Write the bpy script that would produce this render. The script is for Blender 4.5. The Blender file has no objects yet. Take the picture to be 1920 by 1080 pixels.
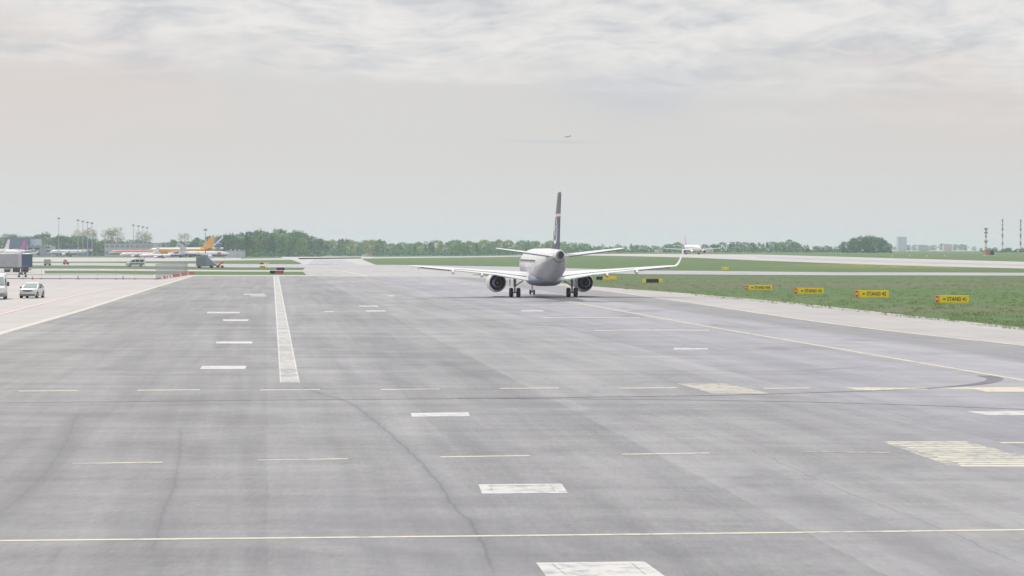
import bpy, bmesh, math, random
from mathutils import Vector, Matrix, Euler
R = math.radians
SC = bpy.context.scene
COL = SC.collection
rnd = random.Random(7)

# ------------------------------------------------------------------ camera
CAM_H, FPX = 4.83, 4000.0
PITCH = math.atan(70.0 / FPX)
cam = bpy.data.cameras.new('camera')
cam_ob = bpy.data.objects.new('camera', cam)
COL.objects.link(cam_ob)
cam.sensor_width = 36.0
cam.lens = FPX / 1920.0 * 36.0
cam.clip_start = 0.5
cam.clip_end = 40000
cam_ob.location = (0, 0, CAM_H)
cam_ob.rotation_euler = (math.pi / 2 - PITCH, 0, 0)
SC.camera = cam_ob

# ------------------------------------------------------------------ light
SUN_EL, SUN_AZ = R(56), R(322)          # compass azimuth of the sun: high, beyond the jet and to the left
sun_dir = Vector((math.sin(SUN_AZ) * math.cos(SUN_EL), math.cos(SUN_AZ) * math.cos(SUN_EL), math.sin(SUN_EL)))
sl = bpy.data.lights.new('sun', 'SUN')
sl.energy = 2.7
sl.angle = R(4)
sl.color = (1.0, 0.96, 0.9)
so = bpy.data.objects.new('sun', sl)
COL.objects.link(so)
so.rotation_euler = sun_dir.to_track_quat('Z', 'Y').to_euler()
so.location = (0, 0, 60)

SC.view_settings.view_transform = 'Standard'
SC.view_settings.look = 'None'
SC.view_settings.exposure = 0.0
SC.view_settings.gamma = 1.0
SC.render.engine = 'CYCLES'
SC.cycles.use_denoising = True
SC.cycles.max_bounces = 6
SC.cycles.diffuse_bounces = 3
SC.cycles.glossy_bounces = 3
SC.cycles.transmission_bounces = 3
SC.cycles.transparent_max_bounces = 12
SC.cycles.volume_bounces = 1
SC.cycles.caustics_reflective = False
SC.cycles.caustics_refractive = False


class NT:
    """small helper for building node trees"""
    def __init__(self, tree):
        self.t = tree
        self.n = tree.nodes
        self.l = tree.links

    def node(self, typ, **kw):
        nd = self.n.new(typ)
        for k, v in kw.items():
            setattr(nd, k, v)
        return nd

    def put(self, sock, v):
        if hasattr(v, 'is_output') or hasattr(v, 'links'):
            self.l.new(v, sock)
        elif isinstance(v, (tuple, list)) and len(v) == 3 and sock.type == 'RGBA':
            sock.default_value = (*v, 1)
        else:
            sock.default_value = v

    def math(self, op, a, b=None, c=None, clamp=False):
        nd = self.node('ShaderNodeMath', operation=op, use_clamp=clamp)
        self.put(nd.inputs[0], a)
        if b is not None:
            self.put(nd.inputs[1], b)
        if c is not None:
            self.put(nd.inputs[2], c)
        return nd.outputs[0]

    def step(self, v, lo, hi, a=0.0, b=1.0):
        nd = self.node('ShaderNodeMapRange', interpolation_type='SMOOTHSTEP')
        self.put(nd.inputs[0], v)
        for i, x in enumerate((lo, hi, a, b)):
            nd.inputs[i + 1].default_value = x
        return nd.outputs[0]

    def mix(self, f, a, b, blend='MIX'):
        nd = self.node('ShaderNodeMix', data_type='RGBA', blend_type=blend)
        self.put(nd.inputs[0], f)
        self.put(nd.inputs[6], a)
        self.put(nd.inputs[7], b)
        return nd.outputs[2]

    def noise(self, vec, scale, detail=3.0, rough=0.55, dist=0.0):
        nd = self.node('ShaderNodeTexNoise')
        self.put(nd.inputs['Vector'], vec)
        nd.inputs['Scale'].default_value = scale
        nd.inputs['Detail'].default_value = detail
        nd.inputs['Roughness'].default_value = rough
        nd.inputs['Distortion'].default_value = dist
        return nd.outputs[0]

    def comb(self, x, y, z):
        nd = self.node('ShaderNodeCombineXYZ')
        for i, v in enumerate((x, y, z)):
            self.put(nd.inputs[i], v)
        return nd.outputs[0]

    def sep(self, v):
        nd = self.node('ShaderNodeSeparateXYZ')
        self.put(nd.inputs[0], v)
        return nd.outputs

    def scale(self, col, k):
        nd = self.node('ShaderNodeVectorMath', operation='SCALE')
        self.put(nd.inputs[0], col)
        nd.inputs[3].default_value = k
        return nd.outputs[0]


# ------------------------------------------------------------------ sky
W = bpy.data.worlds.new('World')
SC.world = W
W.use_nodes = True
nt = NT(W.node_tree)
nt.n.clear()
tc = nt.node('ShaderNodeTexCoord')
dx, dy, dz = nt.sep(tc.outputs['Generated'])
sky = nt.node('ShaderNodeTexSky', sky_type='NISHITA')
sky.sun_disc = False
sky.sun_elevation = SUN_EL
sky.sun_rotation = SUN_AZ
sky.air_density = 1.0
sky.dust_density = 2.0
# cloud deck, coordinates are azimuth and height above the horizon
az = nt.math('ARCTAN2', dx, dy)
warp = nt.noise(nt.comb(nt.math('MULTIPLY', az, 9), nt.math('MULTIPLY', dz, 30), 3.1), 1.0, 3)
v1 = nt.comb(nt.math('MULTIPLY', az, 27), nt.math('ADD', nt.math('MULTIPLY', dz, 112), nt.math('MULTIPLY', warp, 2.4)), 0.4)
n1 = nt.noise(v1, 1.0, 7, 0.62, 0.25)
v2 = nt.comb(nt.math('MULTIPLY', az, 8), nt.math('ADD', nt.math('MULTIPLY', dz, 55), warp), 7.7)
n2 = nt.noise(v2, 1.0, 4, 0.55)
v3 = nt.comb(nt.math('MULTIPLY', az, 11), nt.math('MULTIPLY', dz, 24), 1.2)
n3 = nt.noise(v3, 1.0, 2, 0.5)
base = nt.mix(nt.step(dz, 0.0, 0.055), (0.695, 0.71, 0.712), (0.685, 0.672, 0.655))
base = nt.mix(nt.step(dz, 0.05, 0.10), base, (0.69, 0.672, 0.66))
# warm and cool patches of thin cloud
side = nt.step(nt.math('ADD', nt.math('ABSOLUTE', az), nt.math('MULTIPLY', nt.math('SUBTRACT', n3, 0.5), 0.2)), 0.07, 0.21)
base = nt.mix(nt.math('MULTIPLY', side, nt.step(dz, 0.03, 0.075, 0.0, 0.75)), base, (0.72, 0.645, 0.62))
bx = nt.math('DIVIDE', nt.math('SUBTRACT', az, 0.062), 0.035)
bz = nt.math('DIVIDE', nt.math('ADD', nt.math('SUBTRACT', dz, 0.082), nt.math('MULTIPLY', nt.math('SUBTRACT', n3, 0.5), 0.03)), 0.014)
bp = nt.math('EXPONENT', nt.math('MULTIPLY', nt.math('ADD', nt.math('MULTIPLY', bx, bx), nt.math('MULTIPLY', bz, bz)), -1.0))
base = nt.mix(nt.math('MULTIPLY', bp, 0.85), base, (0.54, 0.56, 0.635))
# broken brighter deck higher up, lower edge comes down to the right
edge = nt.math('ADD', dz, nt.math('MULTIPLY', az, 0.05))
deck = nt.step(nt.math('ADD', edge, nt.math('MULTIPLY', nt.math('SUBTRACT', n2, 0.5), 0.075)), 0.066, 0.104)
cl = nt.mix(nt.step(n1, 0.27, 0.68), (0.61, 0.62, 0.645), (0.86, 0.835, 0.81))
base = nt.mix(nt.math('MULTIPLY', deck, nt.step(n1, 0.25, 0.5, 0.75, 1.0)), base, cl)
base = nt.mix(nt.math('MULTIPLY', nt.step(n1, 0.44, 0.34), nt.step(dz, 0.06, 0.1, 0.0, 0.35)), base, (0.54, 0.565, 0.61))
streak = nt.step(n2, 0.62, 0.75)
base = nt.mix(nt.math('MULTIPLY', streak, nt.step(dz, 0.03, 0.065, 0.0, 0.5)), base, (0.79, 0.775, 0.76))
# thin blue gap in the cloud near the flying aircraft
gx = nt.math('DIVIDE', nt.math('SUBTRACT', az, 0.018), 0.022)
gz = nt.math('DIVIDE', nt.math('ADD', nt.math('SUBTRACT', dz, 0.0513), nt.math('MULTIPLY', az, 0.02)), 0.0007)
g = nt.math('EXPONENT', nt.math('MULTIPLY', nt.math('ADD', nt.math('MULTIPLY', gx, gx), nt.math('MULTIPLY', gz, gz)), -1.0))
base = nt.mix(nt.math('MULTIPLY', g, 0.55), base, (0.53, 0.585, 0.63))
# overcast brightens to the zenith
zen = nt.mix(nt.noise(nt.comb(nt.math('MULTIPLY', dx, 3), nt.math('MULTIPLY', dy, 3), dz), 1.0, 4), (0.85, 0.88, 0.95), (1.3, 1.28, 1.25))
base = nt.mix(nt.step(dz, 0.12, 0.5), base, zen)
tot = nt.mix(0.93, nt.scale(sky.outputs[0], 1.0), nt.scale(base, 10.0))
bg = nt.node('ShaderNodeBackground')
nt.put(bg.inputs[0], tot)
bg.inputs[1].default_value = 0.1
wo = nt.node('ShaderNodeOutputWorld')
nt.l.new(bg.outputs[0], wo.inputs[0])


# ------------------------------------------------------------------ terrain and picture-to-ground
def sstep(v, a, b):
    t = min(1.0, max(0.0, (v - a) / (b - a)))
    return t * t * (3 - 2 * t)


def T(x, y):
    if y <= 350:
        return 0.0
    return 4.0 * (1 - math.exp(-(y - 350) / 950.0)) * sstep(x, -60, 120)


def ray(px, py):
    f = Vector((0, math.cos(PITCH), -math.sin(PITCH)))
    u = Vector((0, math.sin(PITCH), math.cos(PITCH)))
    return (f * FPX + Vector((1, 0, 0)) * (px - 960) + u * (540 - py)).normalized()


def G(px, py):
    """ground point seen at a place of the photograph"""
    d = ray(px, py)
    t, s = 1.0, 2.0
    while t < 9000:
        p = Vector((0, 0, CAM_H)) + d * t
        if p.z < T(p.x, p.y):
            lo, hi = t - s, t
            for _ in range(40):
                m = (lo + hi) / 2
                p = Vector((0, 0, CAM_H)) + d * m
                if p.z < T(p.x, p.y):
                    hi = m
                else:
                    lo = m
            return Vector((p.x, p.y, T(p.x, p.y)))
        t += s
        s = max(2.0, t * 0.01)
    p = Vector((0, 0, CAM_H)) + d * 9000
    return Vector((p.x, p.y, T(p.x, p.y)))


def AT(px, D):
    """ground point in the column px of the photograph, D metres away"""
    x = (px - 960) / FPX * D
    return Vector((x, D, T(x, D)))


def HZ(py, D):
    return CAM_H + (470 - py) / FPX * D


# ------------------------------------------------------------------ object helpers
def finish(bm, name, mat, parent=None, smooth=None, kind=None):
    me = bpy.data.meshes.new(name)
    bmesh.ops.recalc_face_normals(bm, faces=bm.faces[:])
    bm.to_mesh(me)
    bm.free()
    if isinstance(mat, (list, tuple)):
        for m in mat:
            me.materials.append(m)
    else:
        me.materials.append(mat)
    if smooth is not None:
        me.shade_smooth()
        me.set_sharp_from_angle(angle=R(smooth))
    o = bpy.data.objects.new(name, me)
    COL.objects.link(o)
    if parent:
        o.parent = parent
    if kind:
        o['kind'] = kind
    return o


def tag(o, label, cat, group=None):
    o['label'] = label
    o['category'] = cat
    if group:
        o['group'] = group
    return o


def empty(name, loc, rz, label, cat, group=None):
    o = bpy.data.objects.new(name, None)
    COL.objects.link(o)
    o.location = loc
    o.rotation_euler = (0, 0, rz)
    o.empty_display_size = 0.3
    return tag(o, label, cat, group)


def copy_tree(o, parent=None):
    c = o.copy()
    COL.objects.link(c)
    if parent:
        c.parent = parent
    for ch in list(o.children):
        copy_tree(ch, c)
    return c


def NB():
    return bmesh.new()


def box(bm, c, s, rz=0.0, taper=1.0, mi=0):
    x, y, z = s[0] / 2, s[1] / 2, s[2] / 2
    vs = []
    for k, zz in enumerate((-z, z)):
        t = taper if k else 1.0
        for a, b in ((-x, -y), (x, -y), (x, y), (-x, y)):
            v = Vector((a * t, b * t, zz))
            if rz:
                v.rotate(Euler((0, 0, rz)))
            vs.append(bm.verts.new(v + Vector(c)))
    for f in ((3, 2, 1, 0), (4, 5, 6, 7), (0, 1, 5, 4), (1, 2, 6, 5), (2, 3, 7, 6), (3, 0, 4, 7)):
        bm.faces.new([vs[i] for i in f]).material_index = mi


def loft(bm, secs, cap=True, mi=0, close=True):
    rings = [[bm.verts.new(p) for p in s] for s in secs]
    n = len(rings[0])
    for a, b in zip(rings, rings[1:]):
        for i in range(n if close else n - 1):
            j = (i + 1) % n
            bm.faces.new((a[i], a[j], b[j], b[i])).material_index = mi
    if cap:
        bm.faces.new(rings[0][::-1]).material_index = mi
        bm.faces.new(rings[-1]).material_index = mi


def tube(bm, pts, rad, n=8, mi=0):
    pts = [Vector(p) for p in pts]
    if not isinstance(rad, (list, tuple)):
        rad = [rad] * len(pts)
    secs = []
    for i, p in enumerate(pts):
        d = (pts[min(i + 1, len(pts) - 1)] - pts[max(i - 1, 0)]).normalized()
        a = d.orthogonal().normalized() if abs(d.z) > 0.9 or d.z == 0 else Vector((d.y, -d.x, 0)).normalized()
        b = d.cross(a).normalized()
        secs.append([p + (a * math.cos(2 * math.pi * k / n) + b * math.sin(2 * math.pi * k / n)) * rad[i] for k in range(n)])
    loft(bm, secs, mi=mi)


def lathe(bm, prof, c, n=24, axis='y', mi=0, cap=False):
    """prof: list of (position along axis, radius)"""
    secs = []
    for a, r in prof:
        s = []
        for k in range(n):
            u, w = math.cos(2 * math.pi * k / n) * r, math.sin(2 * math.pi * k / n) * r
            p = {'y': (u, a, w), 'x': (a, u, w), 'z': (u, w, a)}[axis]
            s.append(Vector(p) + Vector(c))
        secs.append(s)
    loft(bm, secs, cap=cap, mi=mi)


def prism(bm, pts, axis, a, b, mi=0):
    """extrude a 2d outline along an axis; outline coordinates are the other two axes in order"""
    def P(u, v, w):
        return {'x': (w, u, v), 'y': (u, w, v), 'z': (u, v, w)}[axis]
    loft(bm, [[Vector(P(u, v, a)) for u, v in pts], [Vector(P(u, v, b)) for u, v in pts]], mi=mi)


# ------------------------------------------------------------------ materials
def pmat(name, col, rough=0.6, metal=0.0, var=0.06, vscale=3.0, spec=0.5, emit=None, coat=0.0):
    m = bpy.data.materials.new(name)
    m.use_nodes = True
    t = NT(m.node_tree)
    b = t.n['Principled BSDF']
    tcn = t.node('ShaderNodeTexCoord')
    nz = t.noise(tcn.outputs['Object'], vscale, 4)
    f = t.step(nz, 0.3, 0.7, 1 - var, 1 + var)
    c = t.node('ShaderNodeVectorMath', operation='SCALE')
    c.inputs[0].default_value = col
    t.l.new(f, c.inputs[3])
    t.l.new(c.outputs[0], b.inputs['Base Color'])
    b.inputs['Roughness'].default_value = rough
    b.inputs['Metallic'].default_value = metal
    b.inputs['Specular IOR Level'].default_value = spec
    b.inputs['Coat Weight'].default_value = coat
    if emit:
        b.inputs['Emission Color'].default_value = (*col, 1)
        b.inputs['Emission Strength'].default_value = emit
    return m


def livery(name, base, bands, rough=0.35):
    """paint bands in the aircraft's own coordinates: (axis, from, to, colour)"""
    m = bpy.data.materials.new(name)
    m.use_nodes = True
    t = NT(m.node_tree)
    b = t.n['Principled BSDF']
    tcn = t.node('ShaderNodeTexCoord')
    s = t.sep(tcn.outputs['Object'])
    col = base
    for conds, c in bands:
        f = None
        for ax, lo, hi in conds:
            v = s['xyz'.index(ax)] if isinstance(ax, str) else t.math('ADD', s[2], t.math('MULTIPLY', s[1], ax[0]))
            g_ = t.math('MULTIPLY', t.math('GREATER_THAN', v, lo), t.math('LESS_THAN', v, hi))
            f = g_ if f is None else t.math('MULTIPLY', f, g_)
        col = t.mix(f, col, c)
    dirt = t.step(t.noise(tcn.outputs['Object'], 0.8, 5), 0.35, 0.7, 0.88, 1.04)
    mul = t.node('ShaderNodeVectorMath', operation='SCALE')
    t.put(mul.inputs[0], col)
    t.l.new(dirt, mul.inputs[3])
    t.l.new(mul.outputs[0], b.inputs['Base Color'])
    b.inputs['Roughness'].default_value = rough
    return m


# sealed cracks and seams of the apron surface: ground line, half width of the stained band, its strength, half width of the split, its strength
CRACKS = (([(558, 722), (600, 739), (655, 757), (700, 790), (745, 828), (780, 860), (815, 900), (850, 950), (885, 985), (905, 1020), (925, 1082)], .30, .30, .035, .42),
          ([(337, 800), (337, 860), (322, 925), (305, 965), (297, 1000), (286, 1040)], .16, .18, .028, .28),
          ([(1190, 770), (1390, 838), (1600, 930), (1720, 975), (1920, 1062)], .03, .10, .02, .30),
          ([(143, 775), (112, 850), (70, 905), (0, 962), (-90, 1020)], .6, .5, .03, .25),
          ([(700, 640), (800, 672), (930, 705), (1040, 726)], .8, .18, .02, .0))


def crack_shade(t, x, y, col, wig):
    for pts, w1, k1, w2, k2 in CRACKS:
        ws = sorted((G(*p) for p in pts), key=lambda v: v.y)
        y0, y1 = ws[0].y, ws[-1].y
        xa, xb = min(w.x for w in ws), max(w.x for w in ws)
        fc = t.node('ShaderNodeFloatCurve')
        cv = fc.mapping.curves[0]
        P_ = [((w.y - y0) / (y1 - y0), (w.x - xa) / (xb - xa)) for w in ws]
        cv.points[0].location = P_[0]
        cv.points[1].location = P_[-1]
        for q in P_[1:-1]:
            cv.points.new(*q)
        fc.mapping.update()
        u = t.math('DIVIDE', t.math('SUBTRACT', y, y0), y1 - y0)
        t.put(fc.inputs['Value'], u)
        xc = t.math('ADD', t.math('MULTIPLY', fc.outputs[0], xb - xa), xa)
        d = t.math('ABSOLUTE', t.math('SUBTRACT', t.math('ADD', x, wig), xc))
        m_ = t.math('MULTIPLY', t.step(u, -0.01, 0.04), t.step(u, 1.01, 0.93))
        a = t.math('MULTIPLY', t.step(d, 0.0, w1, k1, 0.0), m_)
        col = t.mix(a, col, (0.10, 0.098, 0.11))
        if k2:
            a = t.math('MULTIPLY', t.step(d, w2 * .4, w2 * 1.6, k2, 0.0), m_)
            col = t.mix(a, col, (0.06, 0.06, 0.068))
    return col


def asphalt_mat(name, light, dark, lanes=True, rough=0.62, concrete=False):
    m = bpy.data.materials.new(name)
    m.use_nodes = True
    t = NT(m.node_tree)
    b = t.n['Principled BSDF']
    tcn = t.node('ShaderNodeTexCoord')
    P = tcn.outputs['Object']
    x, y, z = t.sep(P)
    lane = t.math('ADD', x, t.math('MULTIPLY', y, 0.115))       # distance across the paving lanes
    along = t.math('SUBTRACT', y, t.math('MULTIPLY', x, 0.115))
    big = t.noise(t.comb(t.math('MULTIPLY', x, 0.06), t.math('MULTIPLY', y, 0.03), 0.0), 1.0, 4, 0.6)
    mid = t.noise(t.comb(t.math('MULTIPLY', x, 0.22), t.math('MULTIPLY', y, 0.22), 5.0), 1.0, 6, 0.65, 0.6)
    streak = t.noise(t.comb(t.math('MULTIPLY', lane, 0.9), t.math('MULTIPLY', along, 0.03), 2.0), 1.0, 4, 0.6, 0.3)
    cross = t.noise(t.comb(t.math('MULTIPLY', x, 0.05), t.math('MULTIPLY', y, 0.55), 9.0), 1.0, 5, 0.6, 0.2)
    fine = t.noise(P, 9.0, 3, 0.7)
    grain = t.noise(P, 40.0, 2, 0.7)
    gr2 = t.noise(t.comb(t.math('MULTIPLY', x, 11.0), t.math('MULTIPLY', y, 1.3), 8.0), 1.0, 4, 0.75)
    small = t.noise(t.comb(t.math('MULTIPLY', x, 1.6), t.math('MULTIPLY', y, 3.0), 1.0), 1.0, 5, 0.7, 0.4)
    wn = t.node('ShaderNodeTexWhiteNoise', noise_dimensions='1D')
    t.l.new(t.math('FLOOR', t.math('DIVIDE', t.math('ADD', lane, t.math('MULTIPLY', t.math('SUBTRACT', mid, 0.5), 0.3)), 4.6)), wn.inputs['W'])
    f = t.math('MULTIPLY', t.math('SUBTRACT', big, 0.5), 1.3)
    for src, k in ((mid, 0.9), (streak, 1.15), (cross, 0.95), (fine, 0.4), (small, 0.5), (gr2, 0.7), (grain, 0.5), (wn.outputs[0], 0.34 if lanes else 0.0)):
        f = t.math('ADD', f, t.math('MULTIPLY', t.math('SUBTRACT', src, 0.5), k))
    f = t.math('ADD', f, 0.5, clamp=True)
    col = t.mix(f, dark, light)
    if lanes:
        # paler, bluer concrete of the taxi lane on the right, darker strip along its edge
        pale = t.math('MULTIPLY', t.step(lane, 15.0, 21.0), t.step(lane, 34.0, 32.2))
        col = t.mix(t.math('MULTIPLY', pale, 0.62), col, t.mix(f, (0.245, 0.242, 0.28), (0.345, 0.34, 0.378)))
        darkb = t.math('MULTIPLY', t.step(lane, 32.2, 33.6), t.step(lane, 38.4, 36.9))
        col = t.mix(t.math('MULTIPLY', darkb, 0.5), col, (0.185, 0.18, 0.195))
        # slightly warmer, greyer paving on the left
        col = t.mix(t.step(lane, 4.0, -12.0, 0.0, 0.55), col, t.mix(f, (0.140, 0.138, 0.133), (0.285, 0.28, 0.272)))
        # worn patches with darker oil and rubber
        oil = t.math('MULTIPLY', t.step(t.noise(t.comb(t.math('MULTIPLY', lane, 0.35), t.math('MULTIPLY', along, 0.045), 4.0), 1.0, 5, 0.6), 0.55, 0.72), 0.4)
        col = t.mix(oil, col, (0.13, 0.127, 0.145))
        stain = t.math('MULTIPLY', t.step(t.noise(t.comb(t.math('MULTIPLY', x, 0.16), t.math('MULTIPLY', y, 0.10), 6.0), 1.0, 6, 0.68, 0.8), 0.52, 0.70), 0.6)
        col = t.mix(stain, col, (0.125, 0.123, 0.137))
    if lanes:
        wig = t.math('MULTIPLY', t.math('SUBTRACT', t.noise(t.comb(t.math('MULTIPLY', x, 1.0), t.math('MULTIPLY', y, 0.8), 0.0), 1.0, 5, 0.7), 0.5), 0.35)
        col = crack_shade(t, x, y, col, wig)
    if concrete:
        br = t.node('ShaderNodeTexBrick')
        br.offset = 0.0
        t.l.new(t.comb(lane, along, 0.0), br.inputs['Vector'])
        br.inputs['Scale'].default_value = 1.0
        br.inputs['Brick Width'].default_value = 5.0
        br.inputs['Row Height'].default_value = 5.0
        br.inputs['Mortar Size'].default_value = 0.03
        br.inputs['Color1'].default_value = (1, 1, 1, 1)
        br.inputs['Color2'].default_value = (0.93, 0.93, 0.94, 1)
        br.inputs['Mortar'].default_value = (0.72, 0.7, 0.7, 1)
        col = t.mix(1.0, col, br.outputs[0], 'MULTIPLY')
    t.put(b.inputs['Base Color'], col)
    b.inputs['Roughness'].default_value = rough
    b.inputs['Specular IOR Level'].default_value = 0.5
    bump = t.node('ShaderNodeBump')
    bump.inputs['Strength'].default_value = 0.25
    bump.inputs['Distance'].default_value = 0.01
    t.l.new(t.math('ADD', fine, grain), bump.inputs['Height'])
    t.l.new(bump.outputs[0], b.inputs['Normal'])
    return m


def grass_mat(name):
    m = bpy.data.materials.new(name)
    m.use_nodes = True
    t = NT(m.node_tree)
    b = t.n['Principled BSDF']
    tcn = t.node('ShaderNodeTexCoord')
    P = tcn.outputs['Object']
    x, y, z = t.sep(P)
    big = t.noise(t.comb(t.math('MULTIPLY', x, 0.012), t.math('MULTIPLY', y, 0.045), 0.0), 1.0, 5, 0.65)
    mid = t.noise(P, 0.35, 5, 0.65)
    fine = t.noise(P, 2.5, 5, 0.75)
    col = t.mix(t.step(fine, 0.3, 0.7), (0.06, 0.115, 0.05), (0.125, 0.20, 0.085))
    col = t.mix(t.step(mid, 0.40, 0.68, 0.0, 0.55), col, (0.145, 0.19, 0.08))
    col = t.mix(t.step(big, 0.50, 0.66, 0.0, 0.75), col, (0.175, 0.158, 0.115))
    wob = t.math('MULTIPLY', t.math('SUBTRACT', t.noise(t.comb(t.math('MULTIPLY', x, 0.03), t.math('MULTIPLY', y, 0.05), 2.0), 1.0, 4, 0.6), 0.5), 70)
    yw = t.math('ADD', y, wob)
    for y_a, y_b, k_, c_ in ((262, 325, .65, (0.165, 0.14, 0.11)), (345, 400, .5, (0.15, 0.135, 0.10)), (190, 230, .35, (0.17, 0.20, 0.08))):
        m_ = t.math('MULTIPLY', t.step(yw, y_a, y_a + 18), t.step(yw, y_b, y_b - 18))
        col = t.mix(t.math('MULTIPLY', t.math('MULTIPLY', m_, t.step(mid, 0.3, 0.6)), k_), col, c_)
    fl = t.math('MULTIPLY', t.math('MULTIPLY', t.step(yw, 500, 530), t.step(yw, 640, 600)), t.step(x, 60, 110))
    fl = t.math('MULTIPLY', fl, t.step(t.noise(P, 0.25, 4, 0.7), 0.45, 0.6, 0.0, 0.8))
    col = t.mix(fl, col, (0.40, 0.33, 0.06))
    dand = t.math('MULTIPLY', t.step(t.noise(P, 0.6, 4, 0.8), 0.62, 0.70),
                  t.step(t.noise(t.comb(t.math('MULTIPLY', x, 0.012), t.math('MULTIPLY', y, 0.03), 3.0), 1.0, 2), 0.52, 0.62, 0.0, 0.7))
    dand = t.math('MULTIPLY', dand, t.step(y, 230, 330))
    col = t.mix(dand, col, (0.42, 0.34, 0.05))
    t.put(b.inputs['Base Color'], col)
    b.inputs['Roughness'].default_value = 0.95
    b.inputs['Specular IOR Level'].default_value = 0.1
    bump = t.node('ShaderNodeBump')
    bump.inputs['Strength'].default_value = 0.8
    bump.inputs['Distance'].default_value = 0.12
    t.l.new(t.math('ADD', fine, mid), bump.inputs['Height'])
    t.l.new(bump.outputs[0], b.inputs['Normal'])
    return m


def foliage_mat(name, c0, c1):
    m = bpy.data.materials.new(name)
    m.use_nodes = True
    t = NT(m.node_tree)
    b = t.n['Principled BSDF']
    tcn = t.node('ShaderNodeTexCoord')
    oi = t.node('ShaderNodeObjectInfo')
    nz = t.noise(tcn.outputs['Object'], 0.45, 4, 0.7)
    f = t.math('ADD', t.math('MULTIPLY', t.step(nz, 0.3, 0.7), 0.65), t.math('MULTIPLY', oi.outputs['Random'], 0.45), clamp=True)
    t.put(b.inputs['Base Color'], t.mix(f, c0, c1))
    b.inputs['Roughness'].default_value = 0.8
    b.inputs['Specular IOR Level'].default_value = 0.15
    return m


def worn_paint(name, col, wear=0.35, under=(0.24, 0.24, 0.25), stretch=1.0):
    m = bpy.data.materials.new(name)
    m.use_nodes = True
    t = NT(m.node_tree)
    b = t.n['Principled BSDF']
    tcn = t.node('ShaderNodeTexCoord')
    P = tcn.outputs['Object']
    x, y, z = t.sep(P)
    n = t.noise(t.comb(t.math('MULTIPLY', x, 3.0), t.math('MULTIPLY', y, 3.0 * stretch), 0), 1.0, 6, 0.7)
    n2_ = t.noise(P, 0.4, 4, 0.6)
    f = t.math('MULTIPLY', t.step(t.math('ADD', n, t.math('MULTIPLY', t.math('SUBTRACT', n2_, 0.5), 0.6)), 0.56 - 0.20 * wear, 0.78 - 0.2 * wear, 1.0, 0.0), 1.0)
    f = t.math('SUBTRACT', 1.0, t.math('MULTIPLY', t.math('SUBTRACT', 1.0, f), min(1.0, wear * 1.6)))
    t.put(b.inputs['Base Color'], t.mix(f, under, col))
    b.inputs['Roughness'].default_value = 0.7
    return m


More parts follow.
